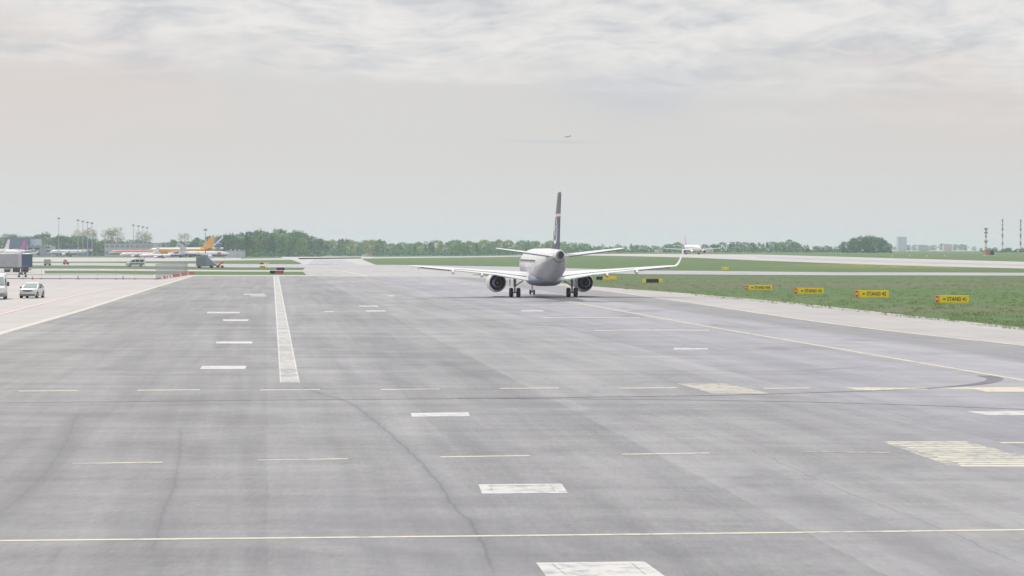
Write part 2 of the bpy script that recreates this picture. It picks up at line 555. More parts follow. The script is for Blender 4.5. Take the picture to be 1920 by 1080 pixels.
M = {
    'asphalt': asphalt_mat('apron asphalt', (0.285, 0.281, 0.290), (0.125, 0.123, 0.130)),
    'road': asphalt_mat('taxi strip asphalt', (0.38, 0.375, 0.395), (0.25, 0.25, 0.265), lanes=False),
    'concrete': asphalt_mat('pale concrete', (0.445, 0.415, 0.395), (0.34, 0.318, 0.304), lanes=False, concrete=True),
    'runway': asphalt_mat('runway concrete', (0.45, 0.432, 0.42), (0.34, 0.327, 0.322), lanes=False),
    'lighttaxi': asphalt_mat('worn pale taxiway', (0.40, 0.385, 0.37), (0.27, 0.262, 0.258), lanes=False),
    'shoulder': asphalt_mat('greyed shoulder concrete', (0.405, 0.385, 0.375), (0.285, 0.272, 0.268), lanes=False),
    'grass': grass_mat('mown grass'),
    'blade': foliage_mat('grass tufts', (0.12, 0.18, 0.07), (0.25, 0.32, 0.13)),
    'white_paint': worn_paint('white marking paint', (0.51, 0.50, 0.488), 0.45),
    'stripe_paint': worn_paint('broad stripe paint', (0.43, 0.418, 0.405), 0.65),
    'yellow_paint': worn_paint('cream yellow marking paint', (0.53, 0.485, 0.36), 0.5),
    'cream_paint': worn_paint('cream line paint', (0.56, 0.525, 0.42), 0.5),
    'ghost_yellow': worn_paint('nearly gone yellow paint', (0.42, 0.40, 0.34), 1.0),
    'faint_yellow': worn_paint('worn yellow marking paint', (0.46, 0.425, 0.345), 0.75),
    'red_paint': worn_paint('faded red marking paint', (0.56, 0.40, 0.38), 0.6, (0.5, 0.46, 0.44)),
    'tar': worn_paint('tar seam', (0.155, 0.152, 0.168), 1.0, (0.215, 0.212, 0.222)),
    'rubber_mark': worn_paint('tyre rubber mark', (0.115, 0.115, 0.135), 0.4, (0.2, 0.2, 0.215)),
    'dark_patch': worn_paint('dark asphalt patch', (0.172, 0.169, 0.182), 0.9, (0.200, 0.197, 0.207)),
    'white': pmat('white paint', (0.68, 0.68, 0.675), 0.35),
    'wing': pmat('wing grey white paint', (0.64, 0.64, 0.645), 0.4, vscale=0.8),
    'grey': pmat('light grey paint', (0.42, 0.43, 0.45), 0.5),
    'midgrey': pmat('mid grey paint', (0.22, 0.235, 0.26), 0.55),
    'dark': pmat('dark grey metal', (0.05, 0.055, 0.065), 0.5),
    'tyre': pmat('black tyre rubber', (0.022, 0.024, 0.028), 0.8),
    'metal': pmat('bare metal', (0.45, 0.45, 0.46), 0.35, 0.8),
    'hot': pmat('heat stained metal', (0.16, 0.14, 0.13), 0.4, 0.7),
    'glass': pmat('dark window glass', (0.03, 0.04, 0.05), 0.08, var=0.02),
    'paleglass': pmat('pale reflecting windscreen', (0.30, 0.36, 0.35), 0.08, var=0.05),
    'navy': pmat('navy paint', (0.022, 0.024, 0.10), 0.35),
    'orange': pmat('orange paint', (0.75, 0.30, 0.03), 0.4),
    'signyellow': pmat('sign yellow', (0.86, 0.67, 0.03), 0.5, var=0.04),
    'signorange': pmat('sign orange', (0.80, 0.33, 0.05), 0.5, var=0.04),
    'signblack': pmat('sign black', (0.02, 0.022, 0.025), 0.5),
    'red': pmat('red plastic', (0.50, 0.07, 0.09), 0.5),
    'mastred': pmat('muted mast red', (0.34, 0.10, 0.10), 0.7),  # one muted red for the mast sections
    'pinkblock': pmat('haze faded pink wall', (0.55, 0.47, 0.46), 0.8),  # paled so the distance haze is in the wall colour
    'magenta': pmat('magenta paint', (0.52, 0.03, 0.33), 0.4),
    'blue': pmat('bright blue cladding', (0.06, 0.22, 0.52), 0.5),
    'hangar': pmat('slate blue cladding', (0.10, 0.16, 0.25), 0.6),
    'paleblue': pmat('pale blue panel', (0.52, 0.61, 0.72), 0.5),
    'greyblue': pmat('grey blue cladding', (0.24, 0.29, 0.37), 0.6),
    'wallgrey': pmat('pale grey wall', (0.46, 0.49, 0.53), 0.7),
    'container': pmat('weathered grey box side', (0.34, 0.36, 0.40), 0.6, var=0.1, vscale=0.6),
    'boxback': pmat('dark blue trailer doors', (0.075, 0.115, 0.19), 0.55),
    'bark': pmat('bark', (0.09, 0.075, 0.06), 0.9),
    'brick': pmat('terracotta roof', (0.45, 0.22, 0.17), 0.8),
    'beige': pmat('beige render', (0.55, 0.52, 0.47), 0.8),
    'lamp': pmat('landing light', (1.0, 0.86, 0.6), 0.3, emit=6.0, var=0.0),
    'headlamp': pmat('headlamp lens', (0.75, 0.75, 0.68), 0.15),
    'plate': pmat('number plate', (0.75, 0.75, 0.72), 0.5),
    'wire': pmat('galvanised wire', (0.40, 0.43, 0.46), 0.5, 0.3),
    'plasticwhite': pmat('white plastic', (0.72, 0.70, 0.68), 0.5),
    'f_mid': foliage_mat('spring green foliage', (0.06, 0.17, 0.065), (0.24, 0.44, 0.13)),
    'f_dark': foliage_mat('dark green foliage', (0.025, 0.115, 0.085), (0.12, 0.28, 0.13)),
    'f_yel': foliage_mat('yellow green foliage', (0.20, 0.28, 0.07), (0.38, 0.45, 0.12)),
    'f_bare': foliage_mat('budding foliage', (0.22, 0.23, 0.11), (0.38, 0.39, 0.18)),
}

# ------------------------------------------------------------------ ground sheets
YC = [350 + 50 * i for i in range(54)]
XC = [-60 + 12 * i for i in range(16)]


def ground_sheet():
    ys = [-80, 0, 100, 200, 300] + YC + [3200, 3600, 4200, 5000, 6000, 7500, 9000]
    xs = [-6000, -4000, -2500, -1500, -900, -500, -250, -120] + XC + [180, 300, 600, 1000, 1700, 2800, 4200, 6000]
    bm = NB()
    g_ = [[bm.verts.new((x, y, T(x, y))) for x in xs] for y in ys]
    for j in range(len(ys) - 1):
        for i in range(len(xs) - 1):
            bm.faces.new((g_[j][i], g_[j][i + 1], g_[j + 1][i + 1], g_[j + 1][i]))
    return finish(bm, 'ground', M['grass'], kind='structure')


def sheet(name, pts, off, mat):
    """flat patch laid over the terrain; points are photo places (2 numbers) or ground Vectors"""
    ws = [p if isinstance(p, Vector) else G(*p) for p in pts]
    bm = NB()
    f = bm.faces.new([bm.verts.new((w.x, w.y, 0)) for w in ws])
    bmesh.ops.triangulate(bm, faces=[f], ngon_method='EAR_CLIP')
    x0, x1 = min(w.x for w in ws), max(w.x for w in ws)
    y0, y1 = min(w.y for w in ws), max(w.y for w in ws)
    for c in YC:
        if y0 < c < y1:
            bmesh.ops.bisect_plane(bm, geom=bm.verts[:] + bm.edges[:] + bm.faces[:], plane_co=(0, c, 0), plane_no=(0, 1, 0))
    if y1 > 350:
        for c in XC:
            if x0 < c < x1:
                bmesh.ops.bisect_plane(bm, geom=bm.verts[:] + bm.edges[:] + bm.faces[:], plane_co=(c, 0, 0), plane_no=(1, 0, 0))
    for v in bm.verts:
        v.co.z = T(v.co.x, v.co.y) + off
    bmesh.ops.recalc_face_normals(bm, faces=bm.faces[:])
    for fc in bm.faces:
        if fc.normal.z < 0:
            fc.normal_flip()
    me = bpy.data.meshes.new(name)
    bm.to_mesh(me)
    bm.free()
    me.materials.append(mat)
    o = bpy.data.objects.new(name, me)
    COL.objects.link(o)
    o['kind'] = 'structure'
    return o


def ribbon(name, pts, w, off, mat, sub=6):
    """painted line or seam through photo places; w = width in metres (number or one per point)"""
    ws = [p.copy() if isinstance(p, Vector) else G(*p) for p in pts]
    wd = w if isinstance(w, (list, tuple)) else [w] * len(ws)
    P, Q = [], []
    n = len(ws)
    for i in range(n - 1):
        a, b_, c, d = ws[max(i - 1, 0)], ws[i], ws[i + 1], ws[min(i + 2, n - 1)]
        for k in range(sub):
            t = k / sub
            p = 0.5 * ((2 * b_) + (c - a) * t + (2 * a - 5 * b_ + 4 * c - d) * t * t + (-a + 3 * b_ - 3 * c + d) * t ** 3)
            P.append(p)
            Q.append(wd[i] + (wd[i + 1] - wd[i]) * t)
    P.append(ws[-1])
    Q.append(wd[-1])
    bm = NB()
    prev = None
    for i, p in enumerate(P):
        d = P[min(i + 1, len(P) - 1)] - P[max(i - 1, 0)]
        nrm = Vector((-d.y, d.x, 0)).normalized() * Q[i] / 2
        pr = []
        for s in (1, -1):
            q = p + nrm * s
            pr.append(bm.verts.new((q.x, q.y, T(q.x, q.y) + off)))
        if prev:
            bm.faces.new((prev[0], prev[1], pr[1], pr[0]))
        prev = pr
    for fc in bm.faces:
        fc.normal_update()
        if fc.normal.z < 0:
            fc.normal_flip()
    me = bpy.data.meshes.new(name)
    bm.to_mesh(me)
    bm.free()
    me.materials.append(mat)
    o = bpy.data.objects.new(name, me)
    COL.objects.link(o)
    o['kind'] = 'structure'
    return o


ground_sheet()
V = Vector
sheet('concrete_apron', [V((-8, -60, 0)), V((-22, 124, 0)), V((-30, 190, 0)), V((-38, 238, 0)), V((-55, 402, 0)), (355, 515.5), (200, 513.2), (0, 513),
                         V((-700, 450, 0)), V((-700, -60, 0))], 0.012, M['concrete'])
sheet('concrete_apron', [(-400, 505), (84, 506.5), (84, 514), (-400, 514)], 0.016, M['concrete'])
sheet('concrete_path', [(-500, 503.3), (200, 504), (440, 506.6), (640, 506.6), (640, 509.4), (440, 509.2), (200, 507.6), (-500, 506.6)], 0.012, M['runway'])
sheet('taxi_road', [(-500, 492.6), (180, 493), (440, 495), (640, 496), (760, 497), (960, 500.2), (1200, 507.2), (1560, 510.6), (1920, 511.6), (2400, 513),
                    (2400, 518), (1920, 517), (1560, 516.3), (1200, 514.3), (960, 507.6), (760, 503), (600, 502), (440, 501.4), (180, 498), (-500, 497.6)],
      0.024, M['road'])
sheet('far_apron', [(-600, 481.5), (430, 483.3), (520, 480.8), (690, 481.2), (720, 483.4), (640, 485.2), (560, 487), (340, 489.6), (180, 490.6), (-600, 491)],
      0.012, M['concrete'])
sheet('far_taxiway', [(528, 481.6), (676, 482), (682, 488), (706, 497), (560, 496), (566, 494), (549, 488)], 0.018, M['runway'])
sheet('far_taxiway', [(588, 486.8), (642, 487), (672, 496.2), (578, 496)], 0.024, M['road'])
sheet('grass_island', [(452, 482.4), (528, 481.3), (528, 484.0), (452, 485.0)], 0.02, M['grass'])
sheet('light_taxiway', [(580, 520), (566, 508), (574, 500), (760, 501), (960, 506), (1110, 511), (1000, 514), (886, 514.6), (886, 524), (760, 520)],
      0.018, M['lighttaxi'])
sheet('light_taxiway', [(700, 508), (886, 511), (886, 513), (690, 511)], 0.022, M['road'])
sheet('concrete_shoulder', [(840, 512.4), (886, 515.4), (1000, 526), (1110, 537), (1300, 551), (1500, 569), (1920, 615), V((52, -60, 0)), V((36, -60, 0)),
                            V((30, 60, 0)), (1800, 660), (1280, 580), (1000, 545), (840, 525)], 0.012, M['shoulder'])
sheet('runway', [(560, 483.8), (830, 481), (975, 479.2), (1100, 476.5), (1300, 476.6), (1420, 477.2), (1560, 481), (1700, 485), (1920, 491), (2400, 504),
                 (2400, 520), (1920, 503.6), (1700, 498), (1560, 493.6), (1420, 488.4), (1300, 483.2), (1100, 479), (975, 481), (830, 482.8), (560, 486)],
      0.018, M['runway'])
sheet('runway_centre_strip', [(1420, 481), (1560, 485.5), (1700, 489.8), (1920, 496), (1920, 499), (1700, 493.2), (1560, 488.6), (1420, 483.4)], 0.03, M['road'])
sheet('asphalt_apron', [V((-13, -60, 0)), (0, 626), (150, 583), (250, 551.5), (360, 517.6), (586, 517.6), (640, 519), (760, 518), (886, 520.5), (960, 525),
                        (1130, 545), (1280, 566), (1560, 607.5), (1920, 650.5), V((38.3, 0, 0)), V((45, -60, 0))], 0.022, M['asphalt'])
sheet('concrete_kerb_strip', [(360, 515.8), (586, 515.8), (600, 517.9), (360, 517.9)], 0.026, M['runway'])

# painted markings and seams
K = 'painted_marking'
L0 = 0.0260
sheet(K, [(525, 718.5), (562, 718.5), (522.5, 517.8), (512.5, 517.8)], L0, M['stripe_paint'])
sheet(K, [(525, 718.5), (527.8, 718.5), (514.4, 517.8), (512.5, 517.8)], L0 + 0.002, M['white_paint'])
sheet(K, [(559, 718.5), (562, 718.5), (522.5, 517.8), (520.6, 517.8)], L0 + 0.002, M['white_paint'])
for q in ([(389, 588), (448, 588), (451, 585.4), (388, 585.4)], [(419, 602.4), (465, 602.4), (467, 599.5), (417, 599.5)],
          [(405, 645), (473, 645), (473, 641), (406, 641)], [(375, 693), (460, 693), (462, 687), (379, 687)],
          [(456, 553), (496, 553), (497, 551.4), (457, 551.4)], [(470, 556), (500, 556), (500, 554.4), (470, 554.4)],
          [(673, 575.4), (709, 575.4), (709, 573.6), (673, 573.6)], [(686, 584.6), (723, 584.6), (723, 582.6), (686, 582.6)],
          [(608, 585.6), (625, 585.6), (625, 584.2), (608, 584.2)],
          [(772, 783), (881, 782), (878, 774.4), (770, 776)], [(904, 928), (1065, 927), (1053, 909), (897, 910.5)],
          [(1030, 1092), (1256, 1090), (1208, 1055.5), (1005, 1058)], [(1263, 656.4), (1327, 656.4), (1327, 653.8), (1263, 653)],
          [(1812, 773), (1850, 780), (1990, 780), (1985, 771)],
          [(977, 584.4), (1020, 584.4), (1018, 582.6), (977, 582.6)], [(727, 556), (740, 556), (740, 554.4), (727, 554.4)]):
    sheet(K, q, L0, M['white_paint'])
# inner outlines of the two near white panels
for q in ([(922, 923.5), (1040, 922.5), (1033, 912.5), (920, 913.5)],):
    for a, b_ in zip(q, q[1:] + q[:1]):
        ribbon(K, [a, b_], 0.02, L0 + 0.004, M['faint_yellow'], 2)
ribbon(K, [(1035, 1060), (1060, 1080)], 0.02, L0 + 0.004, M['faint_yellow'], 2)
ribbon(K, [(1183, 1058), (1210, 1080)], 0.02, L0 + 0.004, M['faint_yellow'], 2)
for x0, x1, y in ((35, 146, 734), (258, 375, 732.5), (488, 600, 732), (714, 824, 731), (937, 1048, 729), (1160, 1270, 728.6), (1432, 1518, 729)):
    ribbon(K, [(x0, y + 0.6), (x1, y - 0.4)], 0.36, L0, M['cream_paint'], 3)
for x0, x1, y in ((136, 305, 870), (483, 653, 863.5), (826, 994, 857.5), (1166, 1330, 852.6)):
    ribbon(K, [(x0, y + 1.2), (x1, y - 1.4)], 0.21, L0, M['cream_paint'], 3)
ribbon(K, [(1500, 848.4), (1668, 850.3)], 0.2, L0, M['faint_yellow'], 3)
ribbon(K, [(1876, 832), (2000, 832)], 0.3, L0, M['cream_paint'], 3)
ribbon(K, [(-500, 1022), (0, 1016.5), (960, 1007), (1920, 996), (2400, 990)], 0.17, L0, M['cream_paint'], 4)
# yellow hatched boxes, each hatch bar painted separately
def hatch(a, b_, c, d, n, jit, wfac, fill=False):
    a, b_, c, d = (G(*p) for p in (a, b_, c, d))
    if fill:
        sheet(K, [a, b_, c, d], L0 - 0.002, M['ghost_yellow'])
    for i in range(n):
        t = (i + 0.5) / n
        l = a.lerp(d, t) + V((rnd.uniform(0, jit), 0, 0))
        r = b_.lerp(c, t) - V((rnd.uniform(0, jit), 0, 0))
        w = (a - d).length / n * wfac * rnd.uniform(0.75, 1.2)
        m_ = l.lerp(r, rnd.uniform(0.35, 0.65)) + V((0, rnd.uniform(-0.04, 0.04), 0))
        ribbon(K, [l, m_, r], [w, w * rnd.uniform(0.5, 1.0), w * 0.9], L0 + 0.001 * (i % 3), M['cream_paint'], 3)
hatch((1650, 829), (1812, 829), (2010, 877.5), (1785, 877.5), 13, 0.4, 0.62, True)
hatch((1268, 720), (1362, 720), (1445, 739.5), (1338, 739.5), 11, 0.08, 0.5, True)
sheet(K, [(1584, 727.5), (1740, 728.6), (1738, 732), (1640, 733.6), (1605, 732)], L0, M['yellow_paint'])
sheet(K, [(1745, 729), (1830, 727), (2100, 727.4), (2100, 736.5), (1850, 736), (1830, 731.6)], L0, M['yellow_paint'])
# yellow taxi lines
ribbon(K, [(838, 527), (900, 536), (985, 551), (1075, 567), (1280, 604.5), (1560, 653), (1920, 714.5), (2500, 815)], 0.30, L0 + 0.002, M['yellow_paint'], 5)
ribbon(K, [(940, 522), (1130, 545.5), (1280, 566), (1560, 607.5), (1920, 649), (2500, 715)], 0.34, L0 + 0.002, M['cream_paint'], 5)
for q, w_ in (([(1115, 620), (1240, 619.4), (1330, 620)], 0.95), ([(1018, 596), (1200, 596)], 1.0), ([(940, 571.5), (1090, 571.5)], 0.7),
              ([(600, 503.4), (760, 504.4), (900, 508)], 0.9), ([(690, 527), (785, 527)], 0.4), ([(640, 508), (690, 518)], 0.7)):
    ribbon(K, q, w_, L0, M['cream_paint'] if q[0][1] > 560 else M['white_paint'], 3)
# pale edge line between concrete and asphalt on the left
ribbon(K, [V((-17, 0, 0)), V((-20.5, 40, 0)), (0, 626), (150, 583), (250, 551.5), (362, 517.4)], 0.55, L0 + 0.002, worn_paint('cream edge line paint', (0.50, 0.47, 0.41), 0.25), 6)
ribbon(K, [V((-30, 60, 0)), (-120, 618), (0, 590), (110, 562), (200, 543), (250, 535)], 0.45, L0, M['red_paint'], 4)
# tyre arcs
ribbon('tyre_mark', [(1846, 705.5), (1866, 711.5), (1845, 719.5), (1790, 725.5), (1700, 731.5), (1500, 738.4), (1300, 743.4), (900, 748.4), (500, 751.6), (0, 757), (-500, 762)],
       [0.62, 0.60, 0.55, 0.34, 0.2, 0.15, 0.12, 0.10, 0.08, 0.07, 0.07], L0 + 0.0025, M['rubber_mark'], 8)
ribbon('tyre_mark', [(860, 748), (1300, 751.5), (1600, 757.5), (1920, 769), (2300, 786)], [0.08, 0.11, 0.11, 0.11, 0.12], L0 + 0.0015, M['rubber_mark'], 6)
# ------------------------------------------------------------------ grass tufts on the near verge
def tufts():
    bm = NB()
    r_ = random.Random(3)
    n = 0
    while n < 5500:
        px, py = r_.uniform(1080, 2050), r_.uniform(519, 690)
        edge = 537 + (px - 1110) * 0.0965 if px > 1110 else 537
        edge += max(0, (px - 1500)) * 0.012
        if py > edge - 0.5:
            continue
        w = G(px, py)
        if math.sin(w.x * .9 + 2 * math.sin(w.y * .13)) * math.sin(w.y * .21 + 1.5 * math.sin(w.x * .31)) < r_.uniform(-1.1, .7):
            continue
        s = r_.uniform(0.4, .8) * r_.choice((0.6, 0.8, 1.2))
        for k in range(6):
            a = r_.uniform(0, math.pi)
            d = V((math.cos(a), math.sin(a), 0)) * 0.035 * s
            h = 0.16 * s * r_.uniform(0.5, 1.3)
            l = V((r_.uniform(-.08, .08), r_.uniform(-.08, .08), 0))
            c = w + V((r_.uniform(-.28, .28), r_.uniform(-.2, .2), 0))
            bm.faces.new([bm.verts.new(p) for p in (c - d, c + d, c + d * 0.4 + l + V((0, 0, h)), c - d * 0.5 + l + V((0, 0, h * 0.9)))])
        n += 1
    return finish(bm, 'grass_tufts', M['blade'], kind='stuff')
tufts()
_bt = NT(M['blade'].node_tree)
_tr = _bt.node('ShaderNodeBsdfTranslucent')
_bt.l.new(_bt.n['Principled BSDF'].inputs['Base Color'].links[0].from_socket, _tr.inputs[0])
_mx = _bt.node('ShaderNodeMixShader')
_mx.inputs[0].default_value = 0.5
_bt.l.new(_bt.n['Principled BSDF'].outputs[0], _mx.inputs[1])
_bt.l.new(_tr.outputs[0], _mx.inputs[2])
_bt.l.new(_mx.outputs[0], _bt.n['Material Output'].inputs['Surface'])


# ------------------------------------------------------------------ trees
def leaf(bm, c, s, r_):
    a = V((r_.gauss(0, 1), r_.gauss(0, 1), r_.gauss(0, 1))).normalized()
    b_ = a.orthogonal().normalized()
    b_.rotate(Matrix.Rotation(r_.uniform(0, 6.28), 3, a).to_quaternion())
    c2 = a.cross(b_)
    k = r_.uniform(0.6, 1.0)
    bm.faces.new([bm.verts.new(c + b_ * s * u + c2 * s * k * v) for u, v in ((-.5, -.3), (.4, -.5), (.55, .35), (-.35, .5))])


def make_tree(seed, h, r, shape, mat, dens=1.0, low=0.18):
    """tree of height h, crown radius r; unit placed at origin"""
    r_ = random.Random(seed)
    t = bpy.data.objects.new('tree', None)
    COL.objects.link(t)
    bm = NB()
    lean = V((r_.uniform(-.3, .3), r_.uniform(-.3, .3), 0))
    top = V((0, 0, h * 0.8)) + lean * 2
    tube(bm, [(0, 0, -0.3), V((0, 0, h * 0.3)) + lean * .3, V((0, 0, h * .6)) + lean, top], [h * .022, h * .016, h * .009, h * .003], 7)
    for k in range(7):
        z = h * r_.uniform(0.28, 0.62)
        a = r_.uniform(0, 6.28)
        e = V((math.cos(a), math.sin(a), r_.uniform(.5, 1.1)))
        tube(bm, [(lean.x * .5, lean.y * .5, z), V((0, 0, z)) + e * r * .5, V((0, 0, z)) + e * r * .85], [h * .008, h * .005, h * .002], 5)
    finish(bm, 'trunk', M['bark'], t, 60)
    bm = NB()
    ncl = int(46 * dens)
    for k in range(ncl):
        u = r_.random()
        z = low + (1 - low) * u
        if shape == 'round':
            env = math.sin(math.pi * min(1, max(0, (z - low) / (1 - low) * .92 + .08))) ** 0.55
        elif shape == 'cone':
            env = 0.12 + 0.95 * (1 - u) ** 0.8
        elif shape == 'tall':
            env = math.sin(math.pi * (u * .9 + .1)) ** 0.4 * .8
        else:
            env = (0.35 + .65 * u) * (1 - max(0, u - .8) * 2.2)
        a = r_.uniform(0, 6.28)
        q = math.sqrt(r_.uniform(0.12, 1.0)) * env * r
        c = V((math.cos(a) * q, math.sin(a) * q, z * h * .95)) + lean * z * 1.5
        cr = r * r_.uniform(0.20, 0.36) * (0.6 if shape == 'cone' else 1.0)
        for i in range(int(26 * (0.55 if shape == 'bare' else 1))):
            d = V((r_.gauss(0, 1), r_.gauss(0, 1), r_.gauss(0, .8)))
            d = d.normalized() * cr * r_.uniform(.45, 1.05)
            leaf(bm, c + d, r_.uniform(.35, .75) * (0.7 if shape == 'bare' else 1.0) * (h / 14) ** .5, r_)
    finish(bm, 'crown', M[mat], t)
    return t, h


TREES = {
    'round_a': make_tree(1, 14, 5.0, 'round', 'f_mid'), 'round_b': make_tree(2, 15, 4.4, 'round', 'f_mid'), 'round_c': make_tree(3, 13, 5.6, 'round', 'f_dark'),
    'tall_a': make_tree(4, 18, 3.4, 'tall', 'f_mid', 1.1), 'tall_b': make_tree(5, 19, 3.8, 'tall', 'f_dark', 1.1), 'cone': make_tree(6, 16, 3.4, 'cone', 'f_dark', 1.1),
    'yellow': make_tree(7, 12, 4.8, 'round', 'f_yel'), 'bare': make_tree(8, 16, 5.2, 'bare', 'f_bare', 1.9, .3), 'bare_b': make_tree(9, 15, 4.6, 'bare', 'f_bare', 2.0, .25),
    'round_d': make_tree(10, 14, 5.2, 'round', 'f_dark'),
}
_used = set()
NTREE = [0]


def tree(kind, px, D, h, label, group, wide=1.0):
    p, ph = TREES[kind]
    if kind in _used:
        o = copy_tree(p)
    else:
        o = p
        _used.add(kind)
    w = AT(px, D)
    o.location = w
    s = h / ph
    o.scale = (s * wide, s * wide, s)
    o.rotation_euler = (0, 0, rnd.uniform(0, 6.28))
    tag(o, label, 'tree', group)
    NTREE[0] += 1
    return o


def prof(pts, x):
    for (a, ya), (b_, yb) in zip(pts, pts[1:]):
        if a <= x <= b_:
            return ya + (yb - ya) * (x - a) / (b_ - a)
    return pts[-1][1] if x > pts[-1][0] else pts[0][1]


def wood(x0, x1, step, Ds, top, kinds, label, group, wide=1.0, jit=0.3, low=(0.86, 1.07)):
    for row, D in enumerate(Ds):
        x = x0 + step * (0.5 * (row % 2))
        while x <= x1:
            px = x + rnd.uniform(-jit, jit) * step
            DD = D + rnd.uniform(-18, 18)
            g_ = AT(px, DD).z
            h = (HZ(prof(top, px), DD) - g_) * rnd.uniform(*low) * (1.0 if row >= len(Ds) - 2 else rnd.uniform(.72, .97))
            tree(rnd.choice(kinds), px, DD, max(3.0, h), label, group, wide * rnd.uniform(.85, 1.2))
            x += step


LT = [(300, 452), (345, 448), (380, 443), (420, 437), (440, 441), (470, 432), (500, 431), (530, 430), (560, 434), (580, 440), (600, 444), (609, 452)]
wood(405, 604, 13.5, (1700, 1760, 1820, 1880), LT, ['round_a', 'round_b', 'tall_a', 'round_c', 'tall_b', 'round_d', 'cone'],
     'leafy tree in the tall dense wood left of the grey jet', 'trees of the tall dense wood')
wood(306, 400, 15, (1900, 1960), LT, ['round_c', 'round_d', 'tall_b', 'round_a'], 'green tree rising behind the yellow and white parked jet', 'trees behind the parked jets')
MT = [(607, 450), (640, 448), (650, 446), (680, 452), (712, 449), (740, 456), (780, 452), (830, 450), (900, 450), (960, 451), (1010, 450), (1060, 454), (1085, 455), (1110, 459), (1140, 464), (1170, 459)]
wood(612, 1150, 15.5, (2050, 2200, 2330), MT, ['round_a', 'round_b', 'round_d', 'tall_a', 'cone', 'yellow', 'round_a', 'round_b', 'yellow'],
     'green tree in the long far wood behind the grey jet', 'trees of the long far wood', 1.25)
RT = [(1150, 462), (1180, 457), (1230, 461), (1270, 455), (1290, 460), (1330, 458), (1380, 453), (1400, 452), (1420, 455), (1450, 452), (1480, 450), (1500, 458), (1560, 462), (1580, 461)]
wood(1165, 1580, 16, (1950, 2080), RT, ['round_a', 'round_c', 'round_d', 'round_b', 'cone'],
     'small green tree in the far row behind the landed jet', 'trees of the far row behind the runway', 1.35)
CT = [(1575, 458), (1590, 450), (1610, 443), (1640, 444), (1655, 447), (1672, 460)]
wood(1580, 1668, 11, (1760, 1800), CT, ['round_c', 'round_d', 'tall_b', 'round_b'], 'dark green tree in the isolated clump beyond the runway', 'trees of the isolated clump', 1.1)
HT = [(1660, 463), (1700, 458), (1740, 460), (1775, 455), (1810, 458), (1830, 463), (1860, 466), (1925, 462)]
wood(1668, 1830, 12, (3600,), HT, ['round_c', 'round_a', 'round_d'], 'hazy blue green tree on the far right skyline', 'hazy trees on the skyline', 1.5)
wood(1838, 1930, 15, (2000,), [(1830, 464), (1860, 463), (1930, 464)], ['round_c', 'round_d', 'round_a'], 'low dark tree near the red and white masts', 'low trees by the masts', 1.5)
# single trees and mound at the left
wood(-8, 92, 13, (2100,), [(-10, 445), (20, 436), (35, 432), (60, 444), (90, 438)], ['round_c', 'round_d', 'round_a'], 'green tree rising behind the slate blue hangar', 'trees behind the hangar', 1.2)
wood(88, 196, 13, (1950, 2020), [(80, 446), (110, 443), (150, 443), (196, 452)], ['round_a', 'round_c', 'round_d'], 'bushy green tree of the mound behind the blue building', 'trees of the mound behind the blue building', 1.2)
for px, top_, k, lab in ((150, 431, 'bare', 'pale budding tree above the mound, left one of two by the floodlights'),
                         (168, 428, 'bare_b', 'pale budding tree above the mound, right one of two by the floodlights'),
                         (203, 429, 'bare_b', 'pale yellow green tree left of the tallest pale tree'), (221, 426, 'bare', 'tallest pale yellow green tree over the long grey terminal'),
                         (266, 434, 'bare', 'thin budding tree behind the right group of floodlights'), (276, 438, 'bare_b', 'shorter thin tree right behind the right floodlights'),
                         (345, 437, 'bare', 'lone pale budding tree above the yellow and white jet')):
    D = 2050
    tree(k, px, D, HZ(top_, D), lab, 'pale budding trees', 1.05)
wood(186, 310, 15, (2120,), [(180, 452), (240, 448), (300, 455), (330, 452)], ['round_c', 'round_a', 'round_d'], 'low green tree behind the long grey terminal', 'trees behind the terminal', 1.3)


def undergrowth(name, x0, x1, D, depth, h, n, mat, seed):
    r_ = random.Random(seed)
    bm = NB()
    for _ in range(n):
        px = r_.uniform(x0, x1)
        DD = D + r_.uniform(-depth, depth)
        w = AT(px, DD)
        hh = h * (0.6 + 0.4 * math.sin(px * .35 + seed) * math.sin(px * .11)) * r_.random() ** .7
        leaf(bm, w + V((0, 0, abs(hh))), r_.uniform(.9, 1.9), r_)
    return finish(bm, name, M[mat], kind='stuff')


undergrowth('undergrowth', 306, 606, 1690, 20, 6.0, 3400, 'f_dark', 1)
undergrowth('undergrowth', 606, 1160, 2030, 25, 6.0, 5200, 'f_dark', 2)
undergrowth('undergrowth', 606, 1160, 2150, 25, 9.0, 3600, 'f_mid', 5)
undergrowth('undergrowth', 1160, 1580, 1930, 20, 5.0, 3400, 'f_dark', 3)
undergrowth('undergrowth', 1578, 1672, 1750, 10, 5.0, 900, 'f_dark', 4)
undergrowth('undergrowth', 1840, 1935, 1980, 10, 4.0, 600, 'f_dark', 6)
undergrowth('undergrowth', -10, 310, 1930, 20, 5.0, 2600, 'f_dark', 7)


# ------------------------------------------------------------------ aircraft
def naca(s, t):
    return 5 * t * (0.2969 * math.sqrt(s) - 0.126 * s - 0.3516 * s * s + 0.2843 * s ** 3 - 0.1036 * s ** 4)


SS = [0, 0.02, 0.07, 0.16, 0.3, 0.5, 0.72, 0.9, 1.0]


def wing_sec(x, le, ch, zte, tw, t, s0=0.0, s1=1.0):
    """airfoil section at span x; le = y of leading edge, twist lifts the leading edge"""
    up, lo = [], []
    ss = [s0 + (s1 - s0) * s for s in SS]
    for s in ss:
        y = le - s * ch
        z = zte + (1 - s) * ch * math.sin(tw)
        h = naca(s, t) * ch
        up.append(V((x, y, z + h * 1.15 + 0.012)))
        lo.append(V((x, y, z - h * 0.75 - 0.012)))
    return up + lo[::-1]


